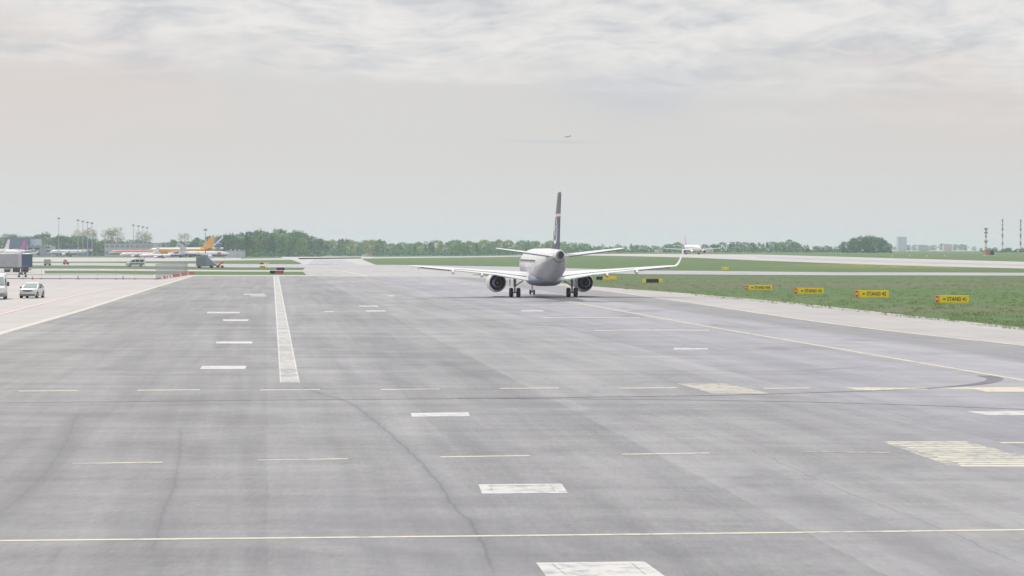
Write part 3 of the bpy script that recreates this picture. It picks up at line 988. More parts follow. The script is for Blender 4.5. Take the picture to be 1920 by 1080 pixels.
def airliner(name, loc, rz, label, mats, k=(1, 1, 1), gear=True, detail=False, winglets=(True, True), lights=False, group=None, fin_logo=False):
    root = empty(name, loc, rz, label, 'aircraft', group)
    m = dict(body=M['white'], wing=M['wing'], fin=M['white'], engine=M['white'], tail=M['wing'], winglet=M['wing'])
    m.update(mats)
    parts = []

    def part(bm, nm, mat, parent=root, smooth=40):
        o = finish(bm, nm, mat, parent, smooth)
        parts.append(o)
        return o

    # fuselage
    secs = [(17.45, .10, 2.75, 2.95), (17.2, .36, 2.48, 3.22), (16.6, .74, 2.2, 3.75), (15.8, 1.05, 1.98, 4.25), (14.6, 1.33, 1.76, 4.72), (13.0, 1.48, 1.66, 4.97),
            (11.0, 1.505, 1.63, 5.04), (7, 1.505, 1.62, 5.05), (2, 1.505, 1.62, 5.05), (-3, 1.505, 1.62, 5.05), (-6.5, 1.505, 1.64, 5.05), (-8.5, 1.47, 1.82, 5.05),
            (-10.5, 1.36, 2.2, 5.05), (-12.5, 1.16, 2.7, 5.04), (-14.5, .9, 3.24, 5.02), (-16.3, .62, 3.68, 4.96), (-17.7, .40, 3.98, 4.86), (-18.5, .27, 4.13, 4.76)]
    n = 28 if detail else 20
    bm = NB()
    loft(bm, [[V((hw * math.cos(a), y, (zt + zb) / 2 + (zt - zb) / 2 * math.sin(a))) for a in (2 * math.pi * i / n for i in range(n))] for y, hw, zb, zt in secs])
    fus = part(bm, 'fuselage', m['body'])
    bm = NB()
    lathe(bm, [(-18.45, .20), (-18.62, .21), (-18.62, .15), (-18.3, .13)], (0, 0, 4.46), 14, cap=True)
    part(bm, 'exhaust_pipe', M['dark'], fus)
    # cockpit windows
    bm = NB()
    for s in (-1, 1):
        for (y0, y1, a0, a1) in ((15.95, 16.45, .30, .62), (15.3, 15.85, .22, .5)):
            pts = []
            for y, a in ((y0, a0), (y1, a0), (y1, a1 + .1), (y0, a1 + .12)):
                hw = prof([(-q[0], q[1]) for q in secs], -y)
                zb = prof([(-q[0], q[2]) for q in secs], -y)
                zt = prof([(-q[0], q[3]) for q in secs], -y)
                aa = a * math.pi / 1.6
                pts.append(V((s * hw * math.cos(aa) * 1.012, y, (zt + zb) / 2 + (zt - zb) / 2 * math.sin(aa) * 1.02 + .01)))
            bm.faces.new([bm.verts.new(p) for p in pts])
    part(bm, 'cockpit_window', M['glass'], fus, None)
    bm = NB()
    for s in (-1, 1):
        for i in range(26):
            y = 11.6 - i * .82
            if y < -6.8:
                break
            zc = 3.72
            hw = 1.505 * math.sqrt(max(0, 1 - ((zc - 3.335) / 1.715) ** 2)) * (1.0 if y > -7 else 0.975)
            box(bm, (s * hw, y, zc), (0.03, .27, .38))
    part(bm, 'cabin_windows', M['glass'], fus, None)
    for s in (-1, 1):
        for y in (12.6, -7.2):
            bm = NB()
            rows = []
            for yy in (y - .4, y, y + .4):
                hw, zb, zt = (prof([(-q[0], q[i]) for q in secs], -yy) for i in (1, 2, 3))
                rows.append([V((s * (hw * math.cos(a) + .012), yy, (zt + zb) / 2 + (zt - zb) / 2 * math.sin(a))) for a in (-.35, -.1, .15, .4, .62)])
            loft(bm, rows, cap=False, close=False)
            part(bm, 'cabin_door', m['body'], fus, 60)
    # belly fairing
    bm = NB()
    fs = [(6.6, .25, 1.6, 1.9), (6.0, .95, 1.42, 2.0), (4.5, 1.45, 1.26, 2.3), (1.5, 1.66, 1.18, 2.5), (-1.5, 1.66, 1.18, 2.5), (-3.4, 1.5, 1.26, 2.3), (-4.8, 1.0, 1.48, 2.1), (-5.6, .35, 1.6, 1.9)]
    loft(bm, [[V((hw * math.copysign(abs(math.cos(a)) ** .7, math.cos(a)), y, (zt + zb) / 2 + (zt - zb) / 2 * math.copysign(abs(math.sin(a)) ** .7, math.sin(a)))) for a in (2 * math.pi * i / 20 for i in range(20))] for y, hw, zb, zt in fs])
    part(bm, 'belly_fairing', m.get('belly', m['body']), fus)

    WS = [(0.9, 5.6, 6.9, 1.66, R(4.6), .135), (1.6, 5.15, 6.45, 1.76, R(4.4), .13), (5.0, 3.35, 4.3, 2.36, R(2.6), .115), (9.3, 1.1, 2.95, 2.83, R(1.8), .105), (13.1, -.9, 1.75, 3.20, R(1.0), .10)]

    def wdat(x):
        return [prof([(w[0], w[i]) for w in WS], x) for i in range(1, 6)]
    for s in (-1, 1):
        bm = NB()
        loft(bm, [wing_sec(s * w[0], *w[1:5], w[5] * (1.0 if detail else 1.45)) for w in WS])
        wg = part(bm, 'wing', m['wing'], root, 35)
        if detail:
            for nm, a, b_, drop in (('flap', 1.75, 4.85, .06), ('flap', 5.05, 9.2, .045)):
                bm = NB()
                sec2 = []
                for x in (a, (a + b_) / 2, b_):
                    le, ch, zte, tw, t = wdat(x)
                    q = wing_sec(s * x, le, ch, zte, tw, t * .9, .80, 1.03)
                    sec2.append([v + V((0, -.02, -drop)) for v in q])
                loft(bm, sec2)
                part(bm, nm, m['wing'], wg, 35)
            bm = NB()
            sec2 = []
            for x in (9.7, 12.85):
                le, ch, zte, tw, t = wdat(x)
                ye = le - ch
                sec2.append([V((s * x, ye + .35, zte + .035)), V((s * x, ye - .09, zte + .005)), V((s * x, ye - .10, zte - .135)), V((s * x, ye + .3, zte - .06))])
            loft(bm, sec2)
            part(bm, 'aileron', M['midgrey'], wg, 30)  # dark colour stands in for shade on the trailing face
            for a, b_ in ((1.75, 4.95), (4.95, 9.3)):
                bm = NB()
                sec2 = []
                for x in (a, a + (b_ - a) * .33, a + (b_ - a) * .66, b_):
                    le, ch, zte, tw, t = wdat(x)
                    r0_, r1_ = [], []
                    for q in (.735, .765, .79):
                        z_ = zte + (1 - q) * ch * math.sin(tw) + naca(q, t) * ch * 1.15
                        r0_.append(V((s * x, le - q * ch, z_ + .030)))
                        r1_.append(V((s * x, le - q * ch, z_ + .005)))
                    sec2.append(r0_ + r1_[::-1])
                loft(bm, sec2)
                part(bm, 'flap_gap_shade', M['dark'], wg, None)  # dark strip on the flush wing, stands in for the shaded flap gap
            for x, L_ in ((6.45, 1.9), (9.45, 1.7)):
                le, ch, zte, tw, t = wdat(x)
                ye = le - ch
                bm = NB()
                lathe(bm, [(-1, .02), (-.9, .09), (-.5, .17), (0, .19), (.6, .15), (1, .03)], (0, 0, 0), 12, cap=True)
                for v in bm.verts:
                    v.co = V((s * x + v.co.x * .85, ye + .25 + v.co.y * L_ * .62, zte - .20 + v.co.z * 1.25 - v.co.y * -.05))
                part(bm, 'flap_fairing', m['wing'], wg, 50)
        side = 0 if s < 0 else 1
        if winglets[side]:
            bm = NB()
            le, ch, zte, tw, t = wdat(13.1)
            S2 = [wing_sec(s * 13.1, le, ch, zte, tw, t)]
            for (x, z, c2, l2) in ((13.45, 3.25, 1.6, -1.05), (13.68, 3.42, 1.4, -1.25), (13.85, 3.72, 1.15, -1.5), (14.22, 4.72, .62, -2.15)):
                dx_, dz_ = (.9, .25) if x < 13.5 else ((.6, .7) if x < 13.8 else (.3, .95))
                up, lo = [], []
                for q in SS:
                    h = naca(q, .09) * c2
                    up.append(V((s * (x - h * dz_ - .006), l2 - q * c2, z + h * dx_ + .006)))
                    lo.append(V((s * (x + h * dz_ + .006), l2 - q * c2, z - h * dx_ - .006)))
                S2.append(up + lo[::-1])
            loft(bm, S2)
            part(bm, 'winglet', m['winglet'], wg, 45)
        else:
            bm = NB()
            le, ch, zte, tw, t = wdat(13.1)
            a = wing_sec(s * 13.1, le, ch, zte, tw, t)
            b_ = wing_sec(s * 13.95, le - .5, ch * .6, zte + .06, tw, t * .8)
            loft(bm, [a, b_])
            box(bm, (s * 13.0, le - ch - .12, zte - .2), (.10, .35, .22))
            part(bm, 'wing_tip', m['winglet'], wg, 45)
        # engine
        bm = NB()
        ex, ez = s * 4.6, 1.50
        lathe(bm, [(3.2, .80), (2.45, .80), (2.42, .835), (3.0, .93), (3.9, 1.03), (4.8, 1.05), (5.5, 1.0), (5.85, .93), (5.93, .86), (5.85, .78), (5.2, .76), (4.9, .76)], (ex, 0, ez), 32)
        eng = part(bm, 'engine', m['engine'], root, 45)
        bm = NB()
        lathe(bm, [(3.2, .795), (3.2, .30)], (ex, 0, ez), 28)
        part(bm, 'fan_duct', M['dark'], eng, 45)
        bm = NB()
        lathe(bm, [(4.95, .755), (4.95, .25), (5.3, .15), (5.45, .02)], (ex, 0, ez), 28, cap=True)
        part(bm, 'fan', M['dark'], eng, 45)
        bm = NB()
        lathe(bm, [(3.2, .62), (2.4, .56), (1.75, .40), (1.72, .36), (2.2, .34)], (ex, 0, ez), 24)
        part(bm, 'core_nozzle', M['midgrey'], eng, 45)
        bm = NB()
        lathe(bm, [(2.2, .34), (2.15, .24), (1.6, .18), (1.2, .03)], (ex, 0, ez), 18, cap=True)
        part(bm, 'exhaust_cone', M['hot'], eng, 45)
        bm = NB()
        prism(bm, [(4.9, ez + 1.0), (3.5, ez + 1.18), (1.3, ez + 1.0), (.6, ez + .92), (1.2, ez + .72), (2.3, ez + .5), (3.1, ez + .7)], 'x', ex - .14, ex + .14)
        part(bm, 'pylon', M['midgrey'] if detail else m['engine'], eng, 30)
        # tailplane
        bm = NB()
        TS = [(.15, -12.9, 3.6, 4.24, R(1.5), .09), (.75, -13.3, 3.2, 4.30, R(1.5), .09), (6.05, -16.4, 1.45, 5.02, R(.8), .08)]
        loft(bm, [wing_sec(s * w[0], *w[1:]) for w in TS])
        tp = part(bm, 'tailplane', m['tail'], root, 35)
        if detail:
            bm = NB()
            sec2 = []
            for x in (1.0, 5.6):
                le, ch, zte = (prof([(w[0], w[i]) for w in TS], x) for i in (1, 2, 3))
                ye = le - ch
                sec2.append([V((s * x, ye + .3, zte + .03)), V((s * x, ye - .12, zte - .01)), V((s * x, ye - .13, zte - .12)), V((s * x, ye + .3, zte - .07))])
            loft(bm, sec2)
            part(bm, 'elevator', M['midgrey'], tp, 30)
    # fin
    FS = [(4.9, -9.6, 7.3, .07), (5.5, -11.7, 5.2, .095), (10.28, -15.9, 2.5, .085)]

    def fsec(z, le, ch, t, s0=0, s1=1, ex_=0.0):
        a, b_ = [], []
        for q in SS:
            q = s0 + (s1 - s0) * q
            h = naca(q, t) * ch + .015 + ex_
            a.append(V((h, le - q * ch, z)))
            b_.append(V((-h, le - q * ch, z)))
        return a + b_[::-1]

    def fdat(z):
        return [prof([(f[0], f[i]) for f in FS], z) for i in (1, 2, 3)]
    bm = NB()
    loft(bm, [fsec(*f) for f in FS] + [fsec(10.41, -16.1, 2.15, .05)])
    fin = part(bm, 'tail_fin', m['fin'], root, 35)
    bm = NB()
    loft(bm, [fsec(z, *fdat(z), .70, 1.02, .012) for z in (5.3, 7.0, 10.15)])
    part(bm, 'rudder', m.get('rudder', m['fin']), fin, 35)
    if fin_logo:
        # round emblem with a flying bird, a plate on each face of the fin
        def onfin(y, z, s, e):
            le, ch, t = fdat(z)
            q = min(1, max(0, (le - y) / ch))
            return V((s * (naca(q, t) * ch + .03 + e), y, z))
        cy, cz = -14.7, 6.95
        bm = NB()
        for s in (-1, 1):
            N = 28
            ro = [bm.verts.new(onfin(cy + math.cos(a) * 1.5, cz + math.sin(a) * 1.5, s, 0)) for a in (2 * math.pi * i / N for i in range(N))]
            ri = [bm.verts.new(onfin(cy + math.cos(a) * 1.16, cz + math.sin(a) * 1.16, s, 0)) for a in (2 * math.pi * i / N for i in range(N))]
            for i in range(N):
                bm.faces.new((ro[i], ro[(i + 1) % N], ri[(i + 1) % N], ri[i]))
            for poly in ([(.95, -.1), (.35, .12), (.05, .75), (-.35, .98), (-.25, .25), (-.95, .30), (-.3, -.02), (-.5, -.6), (0.0, -.92), (.25, -.2)],):
                bm.faces.new([bm.verts.new(onfin(cy + a, cz + b_, s, .004)) for a, b_ in poly])
        part(bm, 'emblem', M['white'], fin, None)
    # gear
    if gear:
        for s in (-1, 1):
            x = s * 2.97
            bm = NB()
            tube(bm, [(x, 0, .5), (x, 0, 1.15)], .085, 10)
            tube(bm, [(x, 0, 1.1), (x, 0.05, 2.1)], .14, 10)
            tube(bm, [(x - .42, 0, .5), (x + .42, 0, .5)], .07, 8)
            tube(bm, [(x, .05, 1.15), (x - s * .85, .1, 1.72)], .055, 8)
            tube(bm, [(x, -.1, .62), (x, -.32, .95), (x, -.1, 1.3)], .05, 6)
            lg = part(bm, 'landing_gear', M['midgrey'] if detail else M['grey'])
            for o_ in (-.37, .37):
                bm = NB()
                lathe(bm, [(-.19, .22), (-.20, .40), (-.16, .485), (0, .5), (.16, .485), (.20, .40), (.19, .22)], (x + o_, 0, .5), 24, 'x', cap=True)
                part(bm, 'wheel', M['tyre'], lg)
            bm = NB()
            box(bm, (x + s * .5, .1, 1.55), (.05, .9, .75))
            part(bm, 'gear_door', m['wing'], lg, None)
        bm = NB()
        tube(bm, [(0, 13.83, .28), (0, 13.95, 1.75)], .075, 8)
        tube(bm, [(-.24, 13.83, .28), (.24, 13.83, .28)], .05, 8)
        tube(bm, [(0, 13.88, .9), (0, 13.1, 1.7)], .045, 6)
        ng = part(bm, 'nose_gear', M['grey'])
        for o_ in (-.21, .21):
            bm = NB()
            lathe(bm, [(-.09, .12), (-.095, .22), (-.06, .275), (.06, .275), (.095, .22), (.09, .12)], (o_, 13.83, .28), 18, 'x', cap=True)
            part(bm, 'wheel', M['tyre'], ng)
        for s in (-1, 1):
            bm = NB()
            box(bm, (s * .42, 14.3, 1.5), (.04, 1.3, .5))
            part(bm, 'nose_gear_door', m['wing'], ng, None)
    if lights:
        for s, x in ((1, 1.5), (-1, -1.5)):
            bm = NB()
            lathe(bm, [(5.9, .22), (6.0, .24), (6.02, .02)], (x, 0, 2.0), 14, cap=True)
            part(bm, 'landing_light', M['lamp'], root, None)
    if k != (1, 1, 1):
        S_ = Matrix.Diagonal((*k, 1))
        for o in parts:
            o.data.transform(S_)
    return root


# --- the jet taxiing away
HEAD = R(4.3)
pm = G(1019, 557.6)
grey_body = livery('jet white and grey paint with shaded underside', (0.70, 0.69, 0.685), [((([0.1], -99, 2.45), ('y', -30, -4)), (0.42, 0.44, 0.465)), ((('z', 0, 3.15), ('y', -3, 14)), (0.52, 0.52, 0.57)), ((('z', 0, 2.1),), (0.34, 0.36, 0.42)), ((('y', -30, -17.75),), (0.07, 0.08, 0.10)), ((('y', -16.9, -16.3), ('z', 0, 4.1)), (0.10, 0.11, 0.14))])  # grey bands also put shade into the belly and rear underside
navy_fin = livery('navy fin paint with white and red bands', (0.022, 0.024, 0.10),
                  [((('z', 8.3, 12),), (0.05, 0.055, 0.08)), ((('z', 8.12, 8.36),), (0.6, 0.6, 0.62)), ((('z', 8.0, 8.12),), (0.42, 0.04, 0.05))])  # fin above the bands greyed, sky light put into the navy
airliner('passenger_jet', pm, HEAD, 'white twin jet with navy tail fin taxiing away on the asphalt apron', dict(body=grey_body, fin=navy_fin, rudder=navy_fin, belly=pmat('belly grey paint with shade', (0.17, 0.19, 0.25), 0.4)),  # belly fairing grey darkened, its shade is part of the colour
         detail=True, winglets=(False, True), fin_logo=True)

# --- the jet that has landed, head on
pl = G(1298, 476.9)
land_body = livery('landed jet paint', (0.80, 0.78, 0.78), [((('z', 0, 2.1),), (0.45, 0.45, 0.52)), ((('x', -3, -1.25), ('z', 2.4, 3.9), ('y', 8, 20)), (0.65, 0.30, 0.36))])
airliner('passenger_jet', pl, R(180 + 10), 'white jet rolling head on along the far runway with landing lights lit',
         dict(body=land_body, fin=pmat('mauve fin paint', (0.48, 0.40, 0.50), 0.4)), k=(1.38, 1.04, 1.16), lights=True)

# --- the jet in the air
pf = V(((1064 - 960) / FPX * 9500, 9500, HZ(258, 9500)))
airliner('passenger_jet', pf, R(68), 'tiny dark jet flying high in the grey sky', dict(body=M['midgrey'], wing=M['midgrey'], fin=M['midgrey'], engine=M['midgrey'], tail=M['midgrey'], winglet=M['midgrey']),
         k=(1.0, .86, 1.0), gear=False)

# --- parked jets on the left
A320 = (1.20, 1.03, 1.13)


def nose_left(px_nose, px_tail, D, lenf):
    """position of the main gear for a jet seen from the side, nose at px_nose"""
    xn, xt = (px_nose - 960) / FPX * D, (px_tail - 960) / FPX * D
    return xn, xt


def side_jet(label, px_nose, px_tail, D, kz, mats, name='passenger_jet', turn=0.0, dz=0.0):
    xn, xt = (px_nose - 960) / FPX * D, (px_tail - 960) / FPX * D
    L = abs(xt - xn) / max(.5, math.cos(turn))
    ky = L / 36.0
    f = -1 if px_nose < px_tail else 1
    xc = xn - f * 17.45 * ky
    rz = R(90) if f < 0 else R(-90)
    return airliner(name, V((xc, D, T(xc, D))), rz + turn, label, mats, k=(max(1.0, ky * .95), ky, kz))


ylw = (0.88, 0.44, 0.02)
side_jet('yellow and white cargo jet with orange tail fin', 277, 404, 1500, 1.38,
         dict(body=livery('cargo jet paint', (0.80, 0.78, 0.76), [((('z', 2.2, 5.9),), ylw), ((('y', 14, 30), ('z', 2.4, 5.6)), ylw), ((('y', -40, -14), ('z', 0, 9)), ylw), ((('y', -8, 10), ('z', 3.3, 4.1)), (0.72, 0.32, 0.04))]),
              fin=pmat('orange fin paint', (0.82, 0.36, 0.02), 0.4), engine=M['white']), 'cargo_jet')
bluefin = livery('blue and white fin paint', (0.05, 0.09, 0.30), [((([.9], -7.6, -5.9),), (0.7, 0.75, 0.8)), ((('z', 9.8, 10.6),), (0.35, 0.45, 0.65))])
side_jet('white jet with blue and white tail fin behind the cargo jet', 300, 419, 1580, 1.42, dict(fin=bluefin, rudder=bluefin))
teal = livery('white over teal paint', (0.80, 0.80, 0.79), [((('z', 0, 2.5),), (0.04, 0.17, 0.27)), ((('z', 2.6, 3.9), ('y', 8.0, 10.5)), (0.5, 0.05, 0.10)), ((('y', -30, -5), ('z', 0, 2.8)), (0.09, 0.08, 0.34))])
side_jet('white jet with teal belly and white tail fin, nose to the right', 430, 335, 1330, 0.88, dict(body=teal, fin=M['grey']))
purple = livery('white over purple paint', (0.80, 0.79, 0.78), [((('y', -16, -5), ('z', 0, 2.6)), (0.09, 0.08, 0.34)), ((('z', 0, 1.2),), (0.35, 0.36, 0.42))])
side_jet('small low white jet with purple rear belly parked before the cargo jet', 262, 352, 1345, 0.56, dict(body=purple, fin=M['grey']))
side_jet('white jet with a pink red roof stripe by the grey terminal', 204, 300, 1640, 1.05,
         dict(body=livery('white and pink red paint', (0.78, 0.76, 0.76), [((('z', 3.9, 6),), (0.62, 0.17, 0.17)), ((('z', 0, 2.8),), (0.25, 0.25, 0.36))]), fin=M['grey']))
side_jet('plain white jet parked ahead of the pink striped jet', 224, 300, 1480, 0.70, dict(fin=M['wing']))
side_jet('white jet with magenta purple tail fin at the left picture edge', -24, 37, 1300, 1.08,
         dict(body=livery('white and magenta paint', (0.80, 0.78, 0.78), [((('y', 4, 30), ('z', 0, 3.2)), (0.45, 0.10, 0.30))]),
              fin=livery('magenta fin paint', (0.52, 0.03, 0.33), [((('z', 0, 6.6),), (0.20, 0.06, 0.40))])), turn=R(-55))
side_jet('white jet with a white fin partly hidden behind the magenta tailed jet', -62, 10, 1480, 1.2, dict(fin=M['white']), turn=R(-50))
side_jet('white jet with dark blue belly and tail before the blue building', 92, 174, 1720, 1.1,
         dict(body=livery('white over dark blue paint', (0.78, 0.78, 0.80), [((('z', 0, 2.7),), (0.05, 0.10, 0.22))]), fin=livery('dark blue fin paint', (0.05, 0.07, 0.16), [((('z', 0, 6.2),), (0.6, 0.35, 0.38))])))


# ------------------------------------------------------------------ buildings
def building(name, label, px0, px1, ytop, D, depth, wall, roof, cat='building', win=None, base_y=None, extras=None):
    x0, x1 = (px0 - 960) / FPX * D, (px1 - 960) / FPX * D
    xc = (x0 + x1) / 2
    h = HZ(ytop, D) - T(xc, D)
    e = empty(name, (xc, D + depth / 2, T(xc, D)), 0, label, cat)
    w = x1 - x0
    bm = NB()
    box(bm, (0, 0, h / 2 - .25), (w, depth, h + .5))
    finish(bm, 'wall', wall, e)
    bm = NB()
    box(bm, (0, 0, h + .2), (w + .5, depth + .5, .4))
    for i in range(3):
        box(bm, (w * (-.3 + .27 * i), 0, h + .9), (w * .07, 3, 1.0))
    finish(bm, 'roof', roof, e)
    if win:
        rows, mat = win
        for r_i in range(rows):
            bm = NB()
            zc = h * (r_i + .55) / rows
            nw = max(2, int(w / 4.5))
            for i in range(nw):
                box(bm, (-w / 2 + w * (i + .5) / nw, -depth / 2 - .03, zc), (w / nw * .72, .1, h / rows * .42))
            finish(bm, 'window_row', mat, e)
    bm = NB()
    box(bm, (w * .22, -depth / 2 - .05, 1.6), (min(5, w * .2), .14, 3.2))
    finish(bm, 'door', M['grey'], e)
    if extras:
        extras(e, w, h, depth)
    return e


def hangar_extra(e, w, h, d):
    bm = NB()
    box(bm, (w * .5 + 3.2, -1, h * .62), (6.0, d * .6, h * .6))
    o = finish(bm, 'sign_tower', M['paleblue'], e)
    bm = NB()
    box(bm, (w * .1, 0, h + .8), (w * .30, d * .5, 1.2))
    finish(bm, 'rooftop_unit', M['white'], e)


building('hangar', 'slate blue hangar with a pale blue sign tower on its right', 7, 54, 446, 1850, 30, M['hangar'], M['hangar'], 'hangar', extras=hangar_extra)
building('service_building', 'low grey blue building right of the hangar', 38, 76, 462, 1760, 22, M['greyblue'], M['midgrey'], win=(2, M['glass']))
building('office_building', 'small grey office block left of the bright blue building', 76, 95, 461.5, 1800, 20, M['wallgrey'], M['grey'], win=(3, M['glass']))
building('warehouse', 'long low bright blue warehouse', 95, 156, 468, 1830, 24, M['blue'], M['blue'], 'warehouse')
building('terminal_building', 'long pale grey terminal under pale trees', 196, 302, 456.5, 1900, 30, M['wallgrey'], M['midgrey'], 'terminal', win=(2, M['greyblue']))
building('box_building', 'plain pale grey box building at the nose of the teal bellied jet', 424, 453.5, 471, 1440, 18, M['wallgrey'], M['grey'])
building('tower_block', 'hazy pale blue tower block on the right skyline', 1684, 1700, 444.5, 3300, 16, M['paleblue'], M['paleblue'], win=(7, M['wallgrey']))  # pale walls and windows carry distance haze in their colour
building('apartment_block', 'hazy reddish apartment block on the far right skyline', 1770, 1785, 458.5, 3500, 16, M['pinkblock'], M['wallgrey'], win=(3, M['wallgrey']))
building('apartment_block', 'hazy grey apartment block right of the tower block', 1722, 1740, 460, 3450, 16, M['wallgrey'], M['wallgrey'], win=(3, M['greyblue']))
building('shed', 'pale shed beside the landed jet, right of its engine', 1322, 1338, 467, 1880, 8, M['beige'], M['wallgrey'])
building('shed', 'small white shed under the left wing of the landed jet', 1228, 1242, 468.5, 1880, 7, M['white'], M['wallgrey'])
building('localizer_hut', 'white hut at the end of the far runway before the wood', 678, 692, 479.2, 1750, 4, M['white'], M['white'], 'hut')


# ------------------------------------------------------------------ masts
def floodmast(px, ytop, D, label, group='floodlight masts', stripe=False):
    w = AT(px, D)
    h = HZ(ytop, D) - w.z
    e = empty('floodlight_mast', w, 0, label, 'floodlight', group)
    bm = NB()
    tube(bm, [(0, 0, -.3), (0, 0, h * .5), (0, 0, h)], [.30, .23, .16], 10)
    pole_m = M['grey']
    if stripe:
        pole_m = livery('red and white mast paint', (0.62, 0.62, 0.62), [((('z', 3, 7),), (0.5, .1, .1)), ((('z', 11, 15),), (0.5, .1, .1))])
    finish(bm, 'pole', pole_m, e, 40)
    bm = NB()
    lathe(bm, [(h - .4, .3), (h - .2, .7), (h + .1, .7), (h + .3, .3)], (0, 0, 0), 12, 'z', cap=True)
    finish(bm, 'head_frame', M['midgrey'], e)
    for i in range(6):
        a = i * math.pi / 3
        bm = NB()
        box(bm, (math.cos(a) * .8, math.sin(a) * .8, h - .4), (.45, .6, .75), a)
        finish(bm, 'floodlight', M['midgrey'], e)
    return e


floodmast(110.5, 408.5, 1600, 'tall lone floodlight mast above the green mound')
for i, (px, yt) in enumerate(((146.5, 412), (155.5, 414.2), (164.3, 416), (172.8, 417.6))):
    floodmast(px, yt, 1560 + i * 25, ('leftmost', 'second from left', 'third from left', 'rightmost')[i] + ' of the four tall floodlight masts near the lone mast')
for i, (px, yt) in enumerate(((250.5, 421.3), (259.8, 423), (268.2, 424.8), (276.2, 426.4))):
    floodmast(px, yt, 1660 + i * 30, ('leftmost', 'second from left', 'third from left', 'rightmost')[i] + ' of the four floodlight masts behind the pink striped jet')
floodmast(385.5, 429.8, 1250, 'red and white banded floodlight mast in front of the orange tail fin', stripe=True)


def lattice_mast(px, ytop, D, ybase, label, platforms, cabin=False):
    w = AT(px, D)
    h = HZ(ytop, D) - w.z
    e = empty('lattice_mast', w, rnd.uniform(0, 1), label, 'mast', 'red and white lattice masts')
    n = 9
    for i in range(n):
        z0, z1 = h * i / n, h * (i + 1) / n
        bm = NB()
        r0, r1 = .65 - .3 * i / n, .65 - .3 * (i + 1) / n
        for a in range(4):
            c0, s0 = math.cos(a * math.pi / 2), math.sin(a * math.pi / 2)
            c1, s1 = math.cos((a + 1) * math.pi / 2), math.sin((a + 1) * math.pi / 2)
            tube(bm, [(c0 * r0, s0 * r0, z0), (c0 * r1, s0 * r1, z1)], .12, 5)
            tube(bm, [(c0 * r0, s0 * r0, z0), (c1 * r1, s1 * r1, z1)], .07, 4)
            tube(bm, [(c1 * r0, s1 * r0, z0), (c0 * r1, s0 * r1, z1)], .07, 4)
            tube(bm, [(c0 * r0, s0 * r0, z0), (c1 * r0, s1 * r0, z0)], .07, 4)
        finish(bm, 'mast_section', M['mastred'] if i % 2 == 0 else M['white'], e)
    for f in platforms:
        bm = NB()
        lathe(bm, [(h * f, .3), (h * f + .1, .95), (h * f + .8, .95), (h * f + .9, .3)], (0, 0, 0), 10, 'z', cap=True)
        finish(bm, 'antenna_ring', M['midgrey'], e)
    return e


lattice_mast(1848.5, 429, 1150, 482, 'shortest red and white lattice mast beside the red cabin', (.97, .82, .5))
lattice_mast(1879.5, 411.5, 1750, 472, 'middle lattice mast of the three on the right skyline', (.97, .82, .68, .53))
lattice_mast(1913.5, 412, 1800, 472, 'rightmost lattice mast of the three on the right skyline', (.97, .82, .68, .53))
cb = AT(1854, 1120)
e = empty('equipment_cabin', cb, .2, 'small red and dark blue equipment cabin at the shortest mast', 'cabin')
bm = NB(); box(bm, (-1.0, 0, 1.6), (2.4, 2.2, 3.3)); finish(bm, 'red_wall', M['brick'], e)
bm = NB(); box(bm, (1.4, 0, 1.4), (2.2, 2.0, 2.2)); finish(bm, 'blue_box', M['navy'], e)
bm = NB(); box(bm, (0.3, 0, 0.05), (5.4, 2.6, .4)); finish(bm, 'base', M['white'], e)
bm = NB(); box(bm, (-1.0, 0, 3.4), (2.6, 2.4, .25)); finish(bm, 'roof', M['white'], e)


# ------------------------------------------------------------------ signs
def text_mesh(s, size):
    cu = bpy.data.curves.new('lettering', 'FONT')
    cu.body = s
    cu.size = size
    cu.align_x = 'LEFT'
    cu.align_y = 'CENTER'
    cu.extrude = 0.004
    cu.offset = 0.006
    cu.space_character = 1.08
    ob = bpy.data.objects.new('tmp', cu)
    me = bpy.data.meshes.new_from_object(ob)
    bpy.data.objects.remove(ob)
    return me


